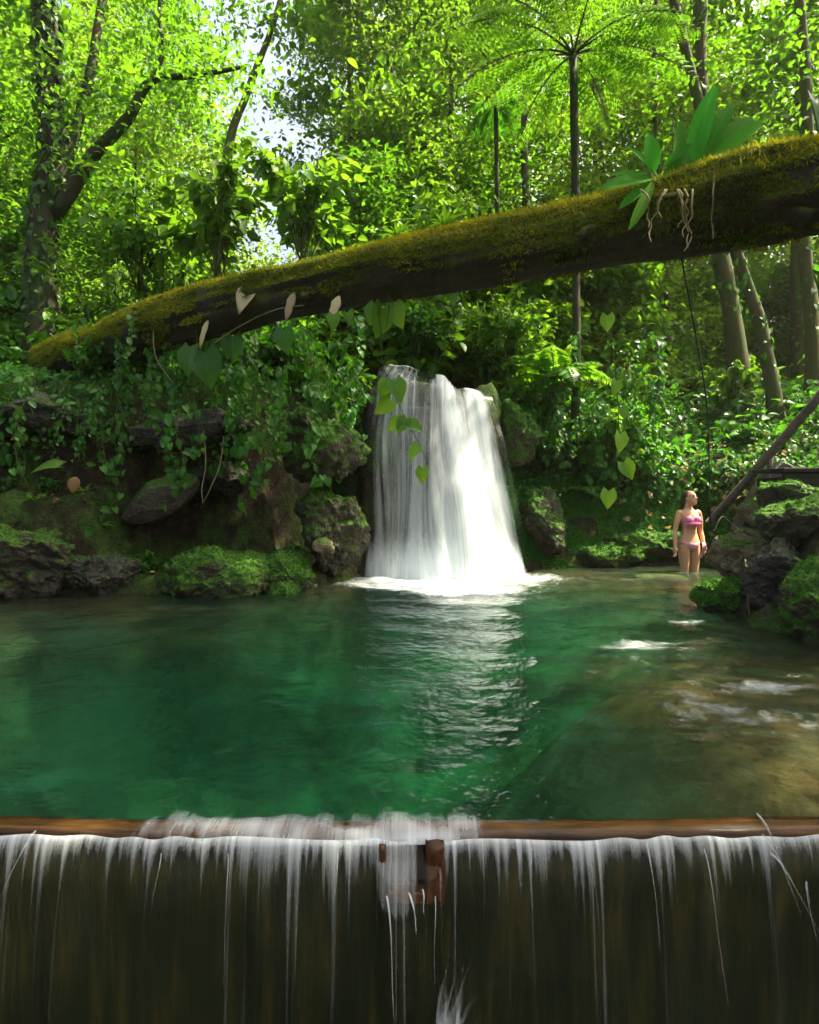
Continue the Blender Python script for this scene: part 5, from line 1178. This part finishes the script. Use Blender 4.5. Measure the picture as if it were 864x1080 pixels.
    for k, (r, z) in enumerate([(1.0, 1.235), (1.06, 1.215), (1.12, 1.195)]):
        wv = .008 * k * np.sin(np.arange(n) * 1.3); V.append(np.stack([.150 * np.cos(th) * r, (.125 * np.sin(th)) * r - .01 + wv * np.sin(th), z + wv], 1))
    ii = np.arange(2)[:, None] * n + np.arange(n - 1)[None]; ii = ii.ravel(); b.add(np.concatenate(V), [np.stack([ii, ii + 1, ii + n + 1, ii + n], 1)]); b.build('frill', M['pink'], root)
    b = Acc()
    for (x_, dx, L) in ((.165, .02, .20), (.15, -.01, .24), (.175, .045, .17)):
        n = 10; t = np.linspace(0, 1, n); pts = np.stack([x_ + dx * t, -.105 - .02 * np.sin(t * 5), .925 - L * t], 1); w_ = .012 + .012 * t
        V = np.concatenate([pts + np.outer(w_, (1, 0, 0)), pts - np.outer(w_, (1, 0, 0))]); k = np.arange(n - 1); b.add(V, [np.stack([k, k + 1, k + n + 1, k + n], 1)])
    b.build('hip_tie', M['pink2'], root)
    # hair: swept back, falling behind the shoulders
    b = Acc(); hh = Acc(); 
    ball(b, H((0, .022, .03)), (.080, .088, .092), RH, 20)
    limb(b, [H((0, .07, .03)), H((0, .095, -.05)), np.array((-.01, .085, 1.46)), np.array((-.015, .095, 1.33))], [.06, .058, .052, .02])
    ob = b.build('hair', M['hair'], root); md = ob.modifiers.new('r', 'REMESH'); md.mode = 'VOXEL'; md.voxel_size = .008; md.use_smooth_shade = True
    for s in (-1, 1):
        b = Acc(); ball(b, H((s * .030, -.088, .008)), (.016, .010, .010), RH, 12); b.build('eye', M['eye'], root)
        b = Acc(); limb(b, [H((s * .014, -.093, .026)), H((s * .032, -.09, .032)), H((s * .05, -.078, .026))], [.005, .006, .003], 6); b.build('eyebrow', M['hair'], root)
    b = Acc(); ball(b, H((0, -.094, -.068)), (.022, .007, .008), RH, 12); b.build('lips', M['lip'], root)
    return root
pr = person()
q = P(727, 603, 8.7); pr.location = (q[0], q[1], -.47); pr.rotation_euler = (0, 0, .22)

m, nt = new_mat('haze'); pv = N(nt, 'ShaderNodeVolumePrincipled', Density=HAZE, Anisotropy=.3); pv.inputs['Color'].default_value = (1.0, 1.0, .80, 1); out(nt, None, pv.outputs[0])
a = Acc(); box(a, -70, 70, -45, 75, -14, 40); tag(a.build('haze', m, smooth=False), kind='stuff')

# ------------------------------------------------------------------ light, sky, camera
AZ, EL = math.radians(84), math.radians(58)
sd = Vector((math.sin(AZ) * math.cos(EL), math.cos(AZ) * math.cos(EL), math.sin(EL)))
L = bpy.data.lights.new('sun', 'SUN'); L.energy = 5.0; L.angle = math.radians(.53); L.color = (1.0, .92, .68)
lo = bpy.data.objects.new('sun', L); COL.objects.link(lo); lo.rotation_euler = (-sd).to_track_quat('-Z', 'Y').to_euler()
W = bpy.data.worlds.new('World'); S.world = W; W.use_nodes = True; nt = W.node_tree; nt.nodes.clear()
sk = nt.nodes.new('ShaderNodeTexSky'); sk.sky_type = 'NISHITA'; sk.sun_disc = False; sk.sun_elevation = EL; sk.sun_rotation = AZ; sk.air_density = 1.0; sk.dust_density = 10.0; sk.ozone_density = .0
bg = nt.nodes.new('ShaderNodeBackground'); bg.inputs[1].default_value = .095; wo = nt.nodes.new('ShaderNodeOutputWorld')
nt.links.new(sk.outputs[0], bg.inputs[0]); nt.links.new(bg.outputs[0], wo.inputs[0])
cam = bpy.data.cameras.new('camera'); co_ = bpy.data.objects.new('camera', cam); COL.objects.link(co_); S.camera = co_
cam.sensor_fit = 'VERTICAL'; cam.sensor_height = 36; cam.sensor_width = 28.8; cam.lens = 36 * F / 1080; cam.shift_y = -20 / 1080; cam.clip_start = .05; cam.clip_end = 1000
co_.location = (0, 0, EYE); co_.rotation_euler = (math.pi / 2, 0, 0)
S.view_settings.view_transform = 'Standard'; S.view_settings.look = 'None'; S.view_settings.exposure = 2.25; S.view_settings.gamma = 1
C = S.cycles; C.max_bounces = 10; C.diffuse_bounces = 4; C.glossy_bounces = 3; C.transmission_bounces = 4; C.transparent_max_bounces = 24; C.volume_bounces = 0
C.use_denoising = True; C.caustics_reflective = False; C.caustics_refractive = False; C.sample_clamp_indirect = 6
